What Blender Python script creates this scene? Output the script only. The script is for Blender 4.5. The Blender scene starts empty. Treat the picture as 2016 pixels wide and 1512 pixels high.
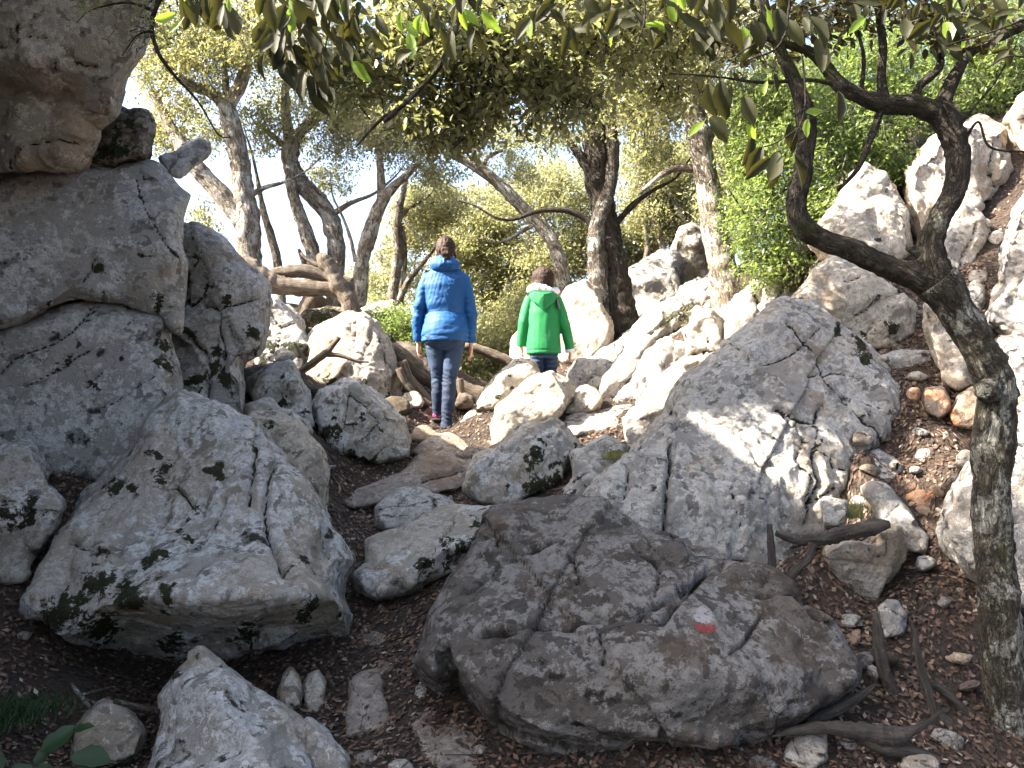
import bpy, bmesh, math, random
import numpy as np
from mathutils import Vector, Matrix
from mathutils.geometry import delaunay_2d_cdt

random.seed(7)
RNG = np.random.default_rng(7)
scene = bpy.context.scene
COL = scene.collection

# ------------------------------------------------------------------ camera, sky, sun, exposure
FPX, PITCH, EYE = 1600.0, math.radians(3.0), 1.6
cam_data = bpy.data.cameras.new('camera')
cam_data.sensor_width = 36.0
cam_data.lens = 36.0 * FPX / 2016.0
cam_data.clip_start, cam_data.clip_end = 0.05, 3000.0
cam = bpy.data.objects.new('camera', cam_data)
COL.objects.link(cam)
cam.location = (0, 0, EYE)
cam.rotation_euler = (math.pi / 2 + PITCH, 0, 0)
scene.camera = cam

TO_SUN = Vector((-0.74, -0.14, 0.68)).normalized()
SUN_EL = math.asin(TO_SUN.z)
world = bpy.data.worlds.new('World')
scene.world = world
world.use_nodes = True
wn = world.node_tree.nodes
sky = wn.new('ShaderNodeTexSky')
sky.sky_type = 'NISHITA'
sky.sun_disc = False
sky.sun_elevation = SUN_EL
sky.sun_rotation = math.atan2(TO_SUN.x, TO_SUN.y)
sky.air_density, sky.dust_density, sky.ozone_density = 1.0, 5.0, 1.0
wn['Background'].inputs['Strength'].default_value = 0.10
world.node_tree.links.new(sky.outputs[0], wn['Background'].inputs['Color'])

sun_data = bpy.data.lights.new('sun', 'SUN')
sun_data.energy, sun_data.angle, sun_data.color = 5.0, math.radians(0.53), (1.0, 0.90, 0.76)
sun = bpy.data.objects.new('sun', sun_data)
COL.objects.link(sun)
sun.location = (-20, -5, 20)
sun.rotation_euler = TO_SUN.to_track_quat('Z', 'Y').to_euler()

scene.view_settings.view_transform = 'Standard'
scene.view_settings.look = 'None'
scene.view_settings.exposure = 2.75
scene.view_settings.gamma = 1.0
scene.view_settings.use_curve_mapping = False
scene.cycles.use_denoising = True
scene.cycles.adaptive_threshold = 0.02
scene.cycles.max_bounces = 5
scene.cycles.diffuse_bounces = 3
scene.cycles.transmission_bounces = 2
scene.cycles.sample_clamp_indirect = 8.0

# ------------------------------------------------------------------ helpers
CT, ST = math.cos(PITCH), math.sin(PITCH)
def P(x, y, Y):
    """Point of the place seen at photograph position (x, y), Y metres ahead of the camera."""
    a, b = (x - 1008.0) / FPX, (756.0 - y) / FPX
    s = Y / (CT - b * ST)
    return Vector((a * s, Y, EYE + (ST + b * CT) * s))
def Pn(q):
    a, b = (q[:, 0] - 1008.0) / FPX, (756.0 - q[:, 1]) / FPX
    s = q[:, 2] / (CT - b * ST)
    return np.stack([a * s, q[:, 2], EYE + (ST + b * CT) * s], 1)
def proj(p):
    z = p[:, 2] - EYE
    f = p[:, 1] * CT + z * ST
    u = -p[:, 1] * ST + z * CT
    f = np.maximum(f, 1e-3)
    return 1008.0 + FPX * p[:, 0] / f, 756.0 - FPX * u / f

def _h(ix, iy, iz):
    h = (ix.astype(np.uint32) * np.uint32(374761393)) ^ (iy.astype(np.uint32) * np.uint32(668265263)) ^ (iz.astype(np.uint32) * np.uint32(2246822519))
    h = (h ^ (h >> np.uint32(13))) * np.uint32(1274126177)
    h = h ^ (h >> np.uint32(16))
    return (h & np.uint32(0xffffff)).astype(np.float32) / np.float32(0x7fffff) - np.float32(1)
def noise3(p):
    i = np.floor(p).astype(np.int64)
    f = (p - i).astype(np.float32)
    u = f * f * f * (f * (f * 6 - 15) + 10)
    r = 0
    x0, y0, z0 = i[:, 0], i[:, 1], i[:, 2]
    ux, uy, uz = u[:, 0], u[:, 1], u[:, 2]
    def lx(dy, dz):
        a = _h(x0, y0 + dy, z0 + dz); b = _h(x0 + 1, y0 + dy, z0 + dz)
        return a + (b - a) * ux
    def ly(dz):
        a = lx(0, dz); b = lx(1, dz)
        return a + (b - a) * uy
    a = ly(0); b = ly(1)
    return a + (b - a) * uz
def fbm(p, octaves=4, gain=0.5):
    s, a, t = 0, 1.0, 0
    for k in range(octaves):
        s = s + a * noise3(p * (2.03 ** k) + 17.3 * k); t += a; a *= gain
    return s / t
def ridged(p, octaves=4, gain=0.5):
    s, a, t = 0, 1.0, 0
    for k in range(octaves):
        s = s + a * (1 - 2 * np.abs(noise3(p * (2.1 ** k) + 9.1 * k))); t += a; a *= gain
    return s / t
def sstep(a, b, x):
    t = np.clip((x - a) / (b - a), 0, 1)
    return t * t * (3 - 2 * t)

def tag(o, label=None, cat=None, group=None, kind=None):
    if label: o['label'] = label
    if cat: o['category'] = cat
    if group: o['group'] = group
    if kind: o['kind'] = kind
    return o
def empty(name, loc=(0, 0, 0)):
    o = bpy.data.objects.new(name, None); COL.objects.link(o)
    o.location = loc; o.empty_display_size = 0.1
    return o
def mesh_obj(name, verts, faces, mat, parent=None, smooth=True, origin=None):
    me = bpy.data.meshes.new(name)
    v = np.asarray(verts, dtype=np.float32)
    org = np.zeros(3) if origin is None else np.asarray(origin)
    if parent is not None and origin is None:
        org = np.asarray(parent.matrix_basis.translation) if parent.parent is None else org
    v = v - org.astype(np.float32)
    if isinstance(faces, np.ndarray):
        n, k = faces.shape
        me.vertices.add(len(v)); me.vertices.foreach_set('co', v.ravel())
        me.loops.add(n * k); me.loops.foreach_set('vertex_index', faces.astype(np.int32).ravel())
        me.polygons.add(n)
        me.polygons.foreach_set('loop_start', np.arange(0, n * k, k, dtype=np.int32))
        me.polygons.foreach_set('loop_total', np.full(n, k, dtype=np.int32))
        me.update(calc_edges=True)
    else:
        me.from_pydata(v.tolist(), [], [list(f) for f in faces]); me.update()
    if smooth:
        me.polygons.foreach_set('use_smooth', np.ones(len(me.polygons), dtype=bool))
    if mat: me.materials.append(mat)
    o = bpy.data.objects.new(name, me); COL.objects.link(o)
    if parent is not None:
        o.parent = parent
    elif origin is not None:
        o.location = origin
    return o
def attr(me, name, vals, domain='POINT'):
    a = me.attributes.new(name, 'FLOAT', domain)
    a.data.foreach_set('value', np.asarray(vals, dtype=np.float32))
def remesh(verts, faces, voxel, smooth_it=0, smooth_f=0.5):
    me = bpy.data.meshes.new('tmp')
    me.from_pydata([tuple(v) for v in verts], [], [tuple(f) for f in faces]); me.update()
    o = bpy.data.objects.new('tmp', me); COL.objects.link(o)
    m = o.modifiers.new('r', 'REMESH'); m.mode = 'VOXEL'; m.voxel_size = voxel; m.adaptivity = 0
    if smooth_it:
        s = o.modifiers.new('s', 'SMOOTH'); s.factor = smooth_f; s.iterations = smooth_it
    dg = bpy.context.evaluated_depsgraph_get()
    m2 = bpy.data.meshes.new_from_object(o.evaluated_get(dg))
    COL.objects.unlink(o); bpy.data.objects.remove(o); bpy.data.meshes.remove(me)
    return m2
def get_co(me):
    a = np.empty(len(me.vertices) * 3, dtype=np.float32); me.vertices.foreach_get('co', a)
    return a.reshape(-1, 3)
def get_no(me):
    a = np.empty(len(me.vertices) * 3, dtype=np.float32); me.vertices.foreach_get('normal', a)
    return a.reshape(-1, 3)
def finish(name, me, mat, parent=None, origin=None):
    me.name = name
    me.polygons.foreach_set('use_smooth', np.ones(len(me.polygons), dtype=bool))
    me.materials.clear(); me.materials.append(mat)
    o = bpy.data.objects.new(name, me); COL.objects.link(o)
    org = origin
    if parent is not None and org is None: org = parent.location
    if org is not None:
        me.transform(Matrix.Translation(-Vector(org)))
        if parent is None: o.location = org
    if parent is not None: o.parent = parent
    me.update()
    return o
# ------------------------------------------------------------------ materials
class NT:
    def __init__(s, name):
        s.m = bpy.data.materials.new(name); s.m.use_nodes = True
        s.t = s.m.node_tree; s.n = s.t.nodes
        s.b = s.n['Principled BSDF']; s.out = s.n['Material Output']
    def node(s, typ, **kw):
        n = s.n.new(typ)
        for k, v in kw.items(): setattr(n, k, v)
        return n
    def set(s, sock, v):
        if isinstance(v, bpy.types.NodeSocket): s.t.links.new(v, sock)
        elif isinstance(v, (tuple, list)) and len(v) == 3 and sock.type == 'RGBA': sock.default_value = (*v, 1)
        else: sock.default_value = v
    def coord(s, which='Object'):
        return s.node('ShaderNodeTexCoord').outputs[which]
    def mapping(s, vec, scale=(1, 1, 1), rot=(0, 0, 0)):
        n = s.node('ShaderNodeMapping'); s.set(n.inputs['Vector'], vec)
        n.inputs['Scale'].default_value = scale; n.inputs['Rotation'].default_value = rot
        return n.outputs[0]
    def noise(s, vec, scale, detail=5, rough=0.6, dist=0.0):
        n = s.node('ShaderNodeTexNoise'); s.set(n.inputs['Vector'], vec)
        n.inputs['Scale'].default_value = scale; n.inputs['Detail'].default_value = detail
        n.inputs['Roughness'].default_value = rough; n.inputs['Distortion'].default_value = dist
        return n.outputs['Fac']
    def voronoi(s, vec, scale, feature='F1', out='Distance', rand=1.0):
        n = s.node('ShaderNodeTexVoronoi', feature=feature); s.set(n.inputs['Vector'], vec)
        n.inputs['Scale'].default_value = scale; n.inputs['Randomness'].default_value = rand
        return n.outputs[out]
    def math(s, op, a, b=0.0, clamp=False):
        n = s.node('ShaderNodeMath', operation=op, use_clamp=clamp)
        s.set(n.inputs[0], a); s.set(n.inputs[1], b)
        return n.outputs[0]
    def step(s, v, lo, hi):
        n = s.node('ShaderNodeMapRange', interpolation_type='SMOOTHSTEP')
        s.set(n.inputs['Value'], v); n.inputs['From Min'].default_value = lo; n.inputs['From Max'].default_value = hi
        return n.outputs[0]
    def mix(s, fac, a, b, mode='MIX'):
        n = s.node('ShaderNodeMix', data_type='RGBA', blend_type=mode)
        s.set(n.inputs[0], fac); s.set(n.inputs[6], a); s.set(n.inputs[7], b)
        return n.outputs[2]
    def attr(s, name):
        return s.node('ShaderNodeAttribute', attribute_name=name).outputs['Fac']
    def rnd(s):
        return s.node('ShaderNodeObjectInfo').outputs['Random']
    def bump(s, h, strength=0.5, dist=0.01, normal=None):
        n = s.node('ShaderNodeBump'); s.set(n.inputs['Height'], h)
        n.inputs['Strength'].default_value = strength; n.inputs['Distance'].default_value = dist
        if normal is not None: s.set(n.inputs['Normal'], normal)
        return n.outputs[0]
    def shifted(s):
        c = s.coord('Object')
        r = s.math('MULTIPLY', s.rnd(), 37.0)
        v = s.node('ShaderNodeVectorMath', operation='ADD'); s.set(v.inputs[0], c); s.set(v.inputs[1], r)
        return v.outputs[0]

def rock_material(name, pale, grey, brown, lichen=0.5, spots=0.5, brownness=0.4, bump=1.0):
    """Limestone: pale body, grey crusts of lichen, black specks, earthy stains, moss and soil in the joints."""
    t = NT(name); v = t.shifted()
    fine = t.noise(v, 30.0, 5, 0.80, 0.3)
    speck = t.noise(v, 170.0, 2, 0.7)
    fc = t.math('SUBTRACT', fine, 0.5)
    mid = t.attr('mid'); stain = t.attr('stain'); sp = t.attr('spot')
    col = t.mix(t.step(fine, 0.38, 0.64), tuple(min(.8, 1.06 * c) for c in pale), tuple(0.58 * c for c in pale))
    lich = t.math('ADD', t.math('MULTIPLY', mid, 0.7), t.math('MULTIPLY', fc, 1.9))
    lo = 0.22 - 0.42 * lichen
    col = t.mix(t.math('MULTIPLY', t.step(lich, lo, lo + 0.07), 0.85), col, grey)
    crust = t.math('ADD', sp, t.math('MULTIPLY', fc, 1.6))
    hi = 0.52 - 0.40 * lichen
    col = t.mix(t.math('MULTIPLY', t.step(crust, hi, hi + 0.08), 0.8), col, tuple(0.48 * c for c in grey))
    br = t.math('ADD', stain, t.math('MULTIPLY', fc, 0.9))
    col = t.mix(t.math('MULTIPLY', t.step(br, 0.06, 0.28), brownness), col, brown)
    bl = t.math('ADD', t.math('SUBTRACT', t.math('MULTIPLY', sp, 0.75), t.math('MULTIPLY', stain, 0.55)), t.math('MULTIPLY', fc, 1.0))
    th = 0.72 - 0.18 * spots
    col = t.mix(t.math('MULTIPLY', t.step(bl, th, th + 0.05), 0.92), col, (0.022, 0.02, 0.017))
    col = t.mix(t.math('MULTIPLY', t.step(speck, 0.58, 0.66), 0.5), col, (0.08, 0.07, 0.06))
    cr = t.attr('crack')
    col = t.mix(t.step(t.math('ADD', cr, t.math('MULTIPLY', fc, 0.6)), 0.45, 0.8), col, (0.035, 0.028, 0.02))
    mo = t.attr('moss')
    mfac = t.step(t.math('ADD', t.math('ADD', mo, t.math('MULTIPLY', sp, 0.40)), t.math('MULTIPLY', fc, 2.0)), 0.60, 0.70)
    mcol = t.mix(t.step(speck, 0.3, 0.7), (0.012, 0.011, 0.008), (0.045, 0.052, 0.018))
    col = t.mix(mfac, col, mcol)
    pn = t.math('MULTIPLY', t.math('SUBTRACT', t.noise(v, 70, 5, 0.8), 0.5), 5.0)
    pw, pr = t.attr('paint_white'), t.attr('paint_red')
    col = t.mix(t.math('MULTIPLY', t.math('MULTIPLY', t.step(t.math('ADD', pw, pn), 0.25, 0.6), 0.85), t.step(pw, 0.05, 0.3)), col, (0.42, 0.40, 0.42))
    col = t.mix(t.math('MULTIPLY', t.math('MULTIPLY', t.step(t.math('ADD', pr, pn), 0.35, 0.65), 0.9), t.step(pr, 0.05, 0.3)), col, (0.36, 0.05, 0.05))
    t.set(t.b.inputs['Base Color'], col)
    t.b.inputs['Roughness'].default_value = 0.88
    t.b.inputs['Specular IOR Level'].default_value = 0.25
    hgt = t.math('ADD', t.math('ADD', fine, t.math('MULTIPLY', sp, 0.22)), t.math('MULTIPLY', speck, 0.35))
    t.set(t.b.inputs['Normal'], t.bump(hgt, bump, 0.036))
    return t.m

M = {}
M['cliff'] = rock_material('limestone_cliff', (0.60, 0.59, 0.575), (0.34, 0.325, 0.305), (0.33, 0.27, 0.20), 0.58, 0.45, 0.3)
M['pale'] = rock_material('limestone_pale', (0.64, 0.63, 0.61), (0.36, 0.335, 0.30), (0.36, 0.28, 0.19), 0.42, 0.4, 0.45)
M['warm'] = rock_material('limestone_warm', (0.62, 0.55, 0.46), (0.36, 0.32, 0.27), (0.42, 0.30, 0.19), 0.30, 0.3, 0.45)
M['bed'] = rock_material('limestone_bedrock', (0.56, 0.54, 0.51), (0.30, 0.285, 0.27), (0.42, 0.32, 0.22), 0.45, 0.25, 0.3)
M['dark'] = rock_material('limestone_weathered', (0.25, 0.24, 0.23), (0.105, 0.092, 0.082), (0.09, 0.063, 0.045), 0.62, 0.2, 0.6)
M['over'] = rock_material('limestone_overhang', (0.58, 0.53, 0.46), (0.38, 0.335, 0.28), (0.31, 0.23, 0.155), 0.55, 0.3, 0.6)
M['path'] = rock_material('limestone_worn', (0.40, 0.345, 0.30), (0.26, 0.225, 0.195), (0.25, 0.165, 0.105), 0.35, 0.15, 0.6)
M['rust'] = rock_material('limestone_rusty', (0.50, 0.37, 0.27), (0.33, 0.26, 0.2), (0.42, 0.19, 0.09), 0.3, 0.1, 0.8)
M['mossy'] = rock_material('limestone_mossy', (0.36, 0.33, 0.28), (0.16, 0.14, 0.11), (0.1, 0.075, 0.045), 0.8, 0.9, 0.8)

def soil_material():
    t = NT('leaf_soil'); v = t.coord('Object')
    n1 = t.noise(v, 3.0, 6, 0.65); n2 = t.noise(v, 45.0, 6, 0.75); n3 = t.voronoi(v, 42.0, 'F1', 'Distance')
    c = t.mix(t.step(n2, 0.3, 0.7), (0.018, 0.013, 0.009), (0.055, 0.035, 0.023))
    c = t.mix(t.math('MULTIPLY', t.step(n1, 0.45, 0.7), 0.6), c, (0.08, 0.048, 0.03))
    c = t.mix(t.math('MULTIPLY', t.step(n3, 0.28, 0.1), 0.35), c, (0.11, 0.075, 0.05))
    t.set(t.b.inputs['Base Color'], c); t.b.inputs['Roughness'].default_value = 0.95
    t.set(t.b.inputs['Normal'], t.bump(t.math('ADD', n2, n3), 1.0, 0.03))
    return t.m
M['soil'] = soil_material()

def bark_material(name, dark, light, lichen_amt=0.4, moss=0.0, scale=1.0):
    t = NT(name); v = t.coord('Object'); lv = t.node('ShaderNodeAttribute', attribute_name='limb').outputs['Vector']
    st = t.mapping(t.mix(0.04, lv, t.node('ShaderNodeTexNoise').outputs['Color']), (1, 1, 0.30))
    vor = t.voronoi(st, 46.0 * scale, 'DISTANCE_TO_EDGE', 'Distance')
    n = t.noise(st, 30.0 * scale, 7, 0.7, 0.8); n2 = t.noise(v, 5.0, 6, 0.62, 0.7); n3 = t.noise(v, 60.0, 5, 0.7)
    plate = t.math('MULTIPLY', t.math('ADD', t.math('MULTIPLY', t.step(vor, 0.0, 0.09), 0.55), 0.45), t.step(n, 0.34, 0.56))
    c = t.mix(plate, tuple(0.35 * x for x in dark), t.mix(n, dark, tuple(1.5 * x for x in dark)))
    lic = t.math('MULTIPLY', t.step(t.math('ADD', t.math('MULTIPLY', n2, 0.72), t.math('MULTIPLY', n3, 0.28)), 0.63 - 0.28 * lichen_amt, 0.68 - 0.28 * lichen_amt), t.step(plate, 0.15, 0.7))
    c = t.mix(t.math('MULTIPLY', lic, 0.85), c, light)
    if moss > 0:
        mm = t.step(t.noise(v, 3.2, 5, 0.65, 0.6), 0.62 - 0.15 * moss, 0.70 - 0.15 * moss)
        c = t.mix(t.math('MULTIPLY', mm, 0.8), c, (0.05, 0.055, 0.016))
    t.set(t.b.inputs['Base Color'], c); t.b.inputs['Roughness'].default_value = 0.9
    t.b.inputs['Specular IOR Level'].default_value = 0.2
    t.set(t.b.inputs['Normal'], t.bump(t.math('ADD', plate, t.math('MULTIPLY', n, 0.7)), 1.0, 0.018))
    return t.m
M['bark'] = bark_material('oak_bark', (0.10, 0.085, 0.07), (0.36, 0.35, 0.32), 0.42)
M['bark_dark'] = bark_material('oak_bark_dark', (0.045, 0.037, 0.03), (0.26, 0.25, 0.22), 0.14)
M['bark_pale'] = bark_material('oak_bark_pale', (0.21, 0.175, 0.135), (0.46, 0.45, 0.41), 0.5)
M['bark_near'] = bark_material('oak_bark_lichen', (0.085, 0.075, 0.058), (0.34, 0.34, 0.305), 0.46, 0.3, 1.6)
M['bark_limb'] = bark_material('oak_bark_limb', (0.055, 0.047, 0.037), (0.22, 0.22, 0.19), 0.16, 0.4, 1.5)

def deadwood_material():
    t = NT('dead_wood'); v = t.coord('Object')
    lv = t.node('ShaderNodeAttribute', attribute_name='limb').outputs['Vector']
    g = t.noise(t.mapping(lv, (16, 16, 1.2)), 5.0, 6, 0.72, 0.5); n = t.noise(v, 7, 6, 0.65); f = t.noise(v, 60, 5, 0.7)
    c = t.mix(t.step(g, 0.3, 0.7), (0.045, 0.032, 0.023), (0.21, 0.16, 0.115))
    c = t.mix(t.math('MULTIPLY', t.step(n, 0.5, 0.62), 0.5), c, (0.29, 0.25, 0.20))
    t.set(t.b.inputs['Base Color'], c); t.b.inputs['Roughness'].default_value = 0.85
    t.set(t.b.inputs['Normal'], t.bump(t.math('ADD', g, t.math('MULTIPLY', f, 0.5)), 1.0, 0.045))
    return t.m
M['dead'] = deadwood_material()
def rotwood_material():
    t = NT('rotten_wood'); v = t.coord('Object')
    lv = t.node('ShaderNodeAttribute', attribute_name='limb').outputs['Vector']
    g = t.noise(t.mapping(lv, (12, 12, 1.5)), 5.0, 6, 0.72, 0.5); f = t.noise(v, 60, 5, 0.7)
    c = t.mix(t.step(g, 0.35, 0.65), (0.016, 0.013, 0.011), (0.065, 0.055, 0.047))
    c = t.mix(t.math('MULTIPLY', t.step(f, 0.6, 0.7), 0.5), c, (0.2, 0.19, 0.18))
    t.set(t.b.inputs['Base Color'], c); t.b.inputs['Roughness'].default_value = 0.9
    t.set(t.b.inputs['Normal'], t.bump(t.math('ADD', g, t.math('MULTIPLY', f, 0.4)), 0.9, 0.02))
    return t.m
M['rot'] = rotwood_material()

def leaf_material(name, top_a, top_b, under, trans, tmix=0.45, rough=0.42):
    """Leaf: glossy upper side, felted paler underside, light shining through."""
    t = NT(name)
    r = t.attr('tone')
    col = t.mix(r, top_a, top_b)
    back = t.node('ShaderNodeNewGeometry').outputs['Backfacing']
    col = t.mix(t.math('MULTIPLY', back, 0.75), col, under)
    t.set(t.b.inputs['Base Color'], col); t.b.inputs['Roughness'].default_value = rough
    t.b.inputs['Specular IOR Level'].default_value = 0.45 if rough < .55 else 0.2
    tr = t.node('ShaderNodeBsdfTranslucent')
    t.set(tr.inputs['Color'], t.mix(r, tuple(0.75 * c for c in trans), trans))
    ms = t.node('ShaderNodeMixShader'); ms.inputs[0].default_value = tmix
    t.t.links.new(t.b.outputs[0], ms.inputs[1]); t.t.links.new(tr.outputs[0], ms.inputs[2])
    t.t.links.new(ms.outputs[0], t.out.inputs['Surface'])
    return t.m
M['leaf_oak'] = leaf_material('oak_leaf', (0.045, 0.055, 0.020), (0.15, 0.15, 0.065), (0.22, 0.21, 0.135), (0.33, 0.34, 0.12), 0.47)
M['leaf_olive'] = leaf_material('oak_leaf_olive', (0.085, 0.10, 0.042), (0.24, 0.235, 0.115), (0.27, 0.26, 0.165), (0.42, 0.42, 0.18), 0.45)  # pale tone stands in for haze and sunlight on the distant crowns
M['leaf_yellow'] = leaf_material('oak_leaf_yellow', (0.07, 0.085, 0.026), (0.18, 0.175, 0.06), (0.20, 0.19, 0.11), (0.36, 0.36, 0.12), 0.44)
M['leaf_green'] = leaf_material('lentisk_leaf', (0.035, 0.065, 0.018), (0.13, 0.18, 0.05), (0.13, 0.16, 0.07), (0.32, 0.43, 0.10), 0.46, 0.38)
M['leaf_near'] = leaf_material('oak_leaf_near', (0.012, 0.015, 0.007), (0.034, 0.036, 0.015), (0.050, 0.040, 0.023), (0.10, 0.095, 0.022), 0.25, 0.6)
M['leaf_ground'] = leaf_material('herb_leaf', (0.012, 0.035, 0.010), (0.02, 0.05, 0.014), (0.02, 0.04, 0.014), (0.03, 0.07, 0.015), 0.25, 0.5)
M['leaf_lit'] = leaf_material('oak_leaf_lit', (0.09, 0.15, 0.02), (0.16, 0.24, 0.03), (0.14, 0.19, 0.05), (0.40, 0.60, 0.06), 0.5)  # brighter copy of the near oak leaf, sunlit look put into its colour
def litter_material():
    t = NT('dry_leaf'); r = t.attr('tone')
    n = t.node('ShaderNodeValToRGB'); t.set(n.inputs[0], r)
    e = n.color_ramp.elements
    e[0].position, e[0].color = 0.0, (0.028, 0.02, 0.016, 1)
    e[1].position, e[1].color = 1.0, (0.32, 0.28, 0.23, 1)
    for pos, c in ((0.35, (0.06, 0.038, 0.027, 1)), (0.65, (0.125, 0.074, 0.05, 1)), (0.85, (0.18, 0.13, 0.10, 1))):
        x = e.new(pos); x.color = c
    t.set(t.b.inputs['Base Color'], n.outputs[0]); t.b.inputs['Roughness'].default_value = 0.7
    t.b.inputs['Specular IOR Level'].default_value = 0.3
    return t.m
M['litter'] = litter_material()
# ------------------------------------------------------------------ boulders: survey of the place
ROCKS = []
def rock(label, Y0, outline, **kw):
    ROCKS.append(dict(label=label, Y0=Y0, outline=outline, **kw))

# --- the cliff on the left
rock('brown overhanging boulder jutting out at the top left above the cliff', 4.25,
     [(-420, -400), (300, -390), (322, -200), (312, -60), (300, 0), (290, 62), (278, 104), (258, 130), (241, 156), (233, 185), (227, 208), (221, 223), (190, 241), (120, 262), (-420, 280)],
     gy=-0.06, pts=[(-150, -150, 0), (100, -120, -.05), (230, 40, .0), (190, 150, .02), (60, 120, -.12), (-150, 100, -.1), (100, 215, .15)], rim=.22, thick=.75, mat='over', ground=False, vox=6,
     cracks=[(4, .03, [(150, 120), (168, 130), (190, 132)]), (3, .02, [(60, 70), (90, 78)])], amp=.6)
rock('brown wedge block under the overhanging boulder at the left edge', 4.45,
     [(-420, 205), (-100, 196), (0, 186), (60, 178), (110, 190), (153, 184), (158, 220), (164, 244), (150, 282), (139, 306), (60, 324), (0, 340), (-420, 350)],
     gy=.0, pts=[(-100, 260, 0), (60, 230, -.02), (120, 240, .0)], rim=.12, thick=1.3, mat='over', ground=False,
     cracks=[(3, .03, [(20, 322), (60, 290), (100, 282), (140, 275)])])
rock('dark mossy broken chunk wedged between overhang and cliff top', 4.9,
     [(150, 262), (194, 236), (236, 222), (257, 240), (281, 229), (290, 258), (284, 304), (225, 330), (177, 330), (139, 322)], pts=[(215, 270, -.05), (262, 265, 0), (180, 285, .02)],
     rim=.12, thick=.7, mat='mossy', ground=False, flute=.03, moss=[(230, 290, 60), (190, 300, 40)], name='rock_chunk')
rock('upper grey lichened slab of the cliff, above the long horizontal crack', 4.75,
     [(-420, 350), (0, 338), (72, 330), (140, 320), (196, 310), (224, 318), (276, 308), (302, 312), (322, 324), (340, 346), (358, 370), (378, 384), (366, 412), (360, 450), (356, 492), (366, 520), (362, 566), (356, 610), (352, 655), (335, 640), (318, 612), (295, 613), (243, 598), (149, 596), (69, 625), (0, 638), (-420, 660)],
     gx=.09, gy=.06, pts=[(-150, 500, 0), (100, 480, -.02), (220, 460, -.02), (250, 330, .0), (300, 420, -.02), (327, 430, -.03), (345, 500, -.03), (290, 545, -.03), (300, 590, .04), (150, 560, -.03), (0, 400, 0), (180, 370, 0), (332, 560, .06)],
     rim=.10, thick=1.6, mat='cliff', ground=False, autoc=0, amp=.3, vox=5.5, smooth=3,
     cracks=[(4, .03, [(188, 506), (180, 525), (170, 545), (163, 556)]), (3, .02, [(205, 595), (206, 575)]), (4, .012, [(266, 350), (290, 420), (320, 470), (350, 510)]), (5, .02, [(275, 497), (279, 503)]), (3, .015, [(276, 330), (282, 350), (300, 345)])],
     moss=[(308, 600, 26), (178, 530, 12), (105, 588, 10), (103, 602, 8), (277, 500, 9)])
rock('lower grey lichened slab of the cliff, below the long horizontal crack', 4.68,
     [(-420, 672), (0, 643), (69, 632), (110, 612), (149, 604), (200, 600), (243, 606), (275, 616), (300, 615), (320, 617), (332, 644), (340, 690), (354, 740), (354, 800), (340, 920), (200, 950), (0, 940), (-420, 940)],
     gx=.07, gy=.04, pts=[(-150, 760, 0), (100, 700, -.02), (220, 660, -.02), (312, 640, -.01), (316, 740, -.02), (308, 840, -.02), (150, 850, 0), (333, 760, .08)],
     rim=.10, thick=1.6, mat='cliff', autoc=0, amp=.3, vox=5.5, smooth=3,
     cracks=[(4, .035, [(180, 610), (165, 630), (140, 655), (110, 675), (70, 690), (30, 705), (0, 735)]), (3, .025, [(262, 632), (240, 650)]), (4, .03, [(176, 690), (150, 705), (125, 725), (80, 745), (52, 760)]), (3, .02, [(200, 735), (185, 750), (170, 765)]), (3, .02, [(305, 740), (275, 760), (260, 768)]), (3, .02, [(255, 775), (225, 795), (180, 810)])],
     moss=[(325, 690, 26), (335, 730, 24), (330, 790, 20), (150, 710, 18), (120, 730, 10), (228, 725, 12), (178, 758, 14), (240, 706, 10), (115, 716, 9)])
rock('grey fissured rock pillar with mossy joints at the right end of the cliff', 5.35,
     [(330, 420), (352, 438), (380, 448), (420, 474), (470, 520), (519, 560), (522, 592), (520, 642), (512, 682), (492, 702), (479, 718), (484, 770), (490, 835), (478, 880), (400, 880), (340, 860), (335, 650)],
     gx=.05, gy=.05, pts=[(385, 480, 0), (440, 540, -.03), (500, 570, .0), (430, 640, -.08), (500, 640, .0), (375, 600, .06), (400, 660, -.06), (405, 740, -.04), (452, 720, -.05), (470, 790, -.05), (425, 800, .0)],
     rim=.1, thick=1.0, mat='cliff', amp=.7, smooth=3,
     cracks=[(5, .06, [(364, 520), (366, 580), (372, 600), (395, 580), (405, 560)]), (4, .05, [(400, 600), (425, 606), (450, 602), (480, 594), (508, 588)]), (5, .06, [(365, 660), (395, 690), (405, 720), (410, 760), (402, 830)]), (4, .05, [(430, 620), (440, 680), (436, 730)]), (3, .02, [(380, 530), (400, 500)])],
     moss=[(362, 670, 34), (440, 735, 40), (385, 760, 30), (400, 560, 22), (440, 605, 16), (490, 670, 26), (505, 700, 24), (420, 690, 22), (395, 520, 16)])
rock('thin grey plate sticking up from the cliff edge beside the oak trunk', 5.1,
     [(312, 310), (345, 303), (372, 282), (395, 270), (414, 280), (416, 300), (398, 318), (372, 338), (350, 352), (330, 345)], pts=[(350, 318, -.03), (390, 295, 0)], rim=.05, thick=.35, mat='cliff', ground=False, amp=.6, name='rock_plate')

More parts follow.
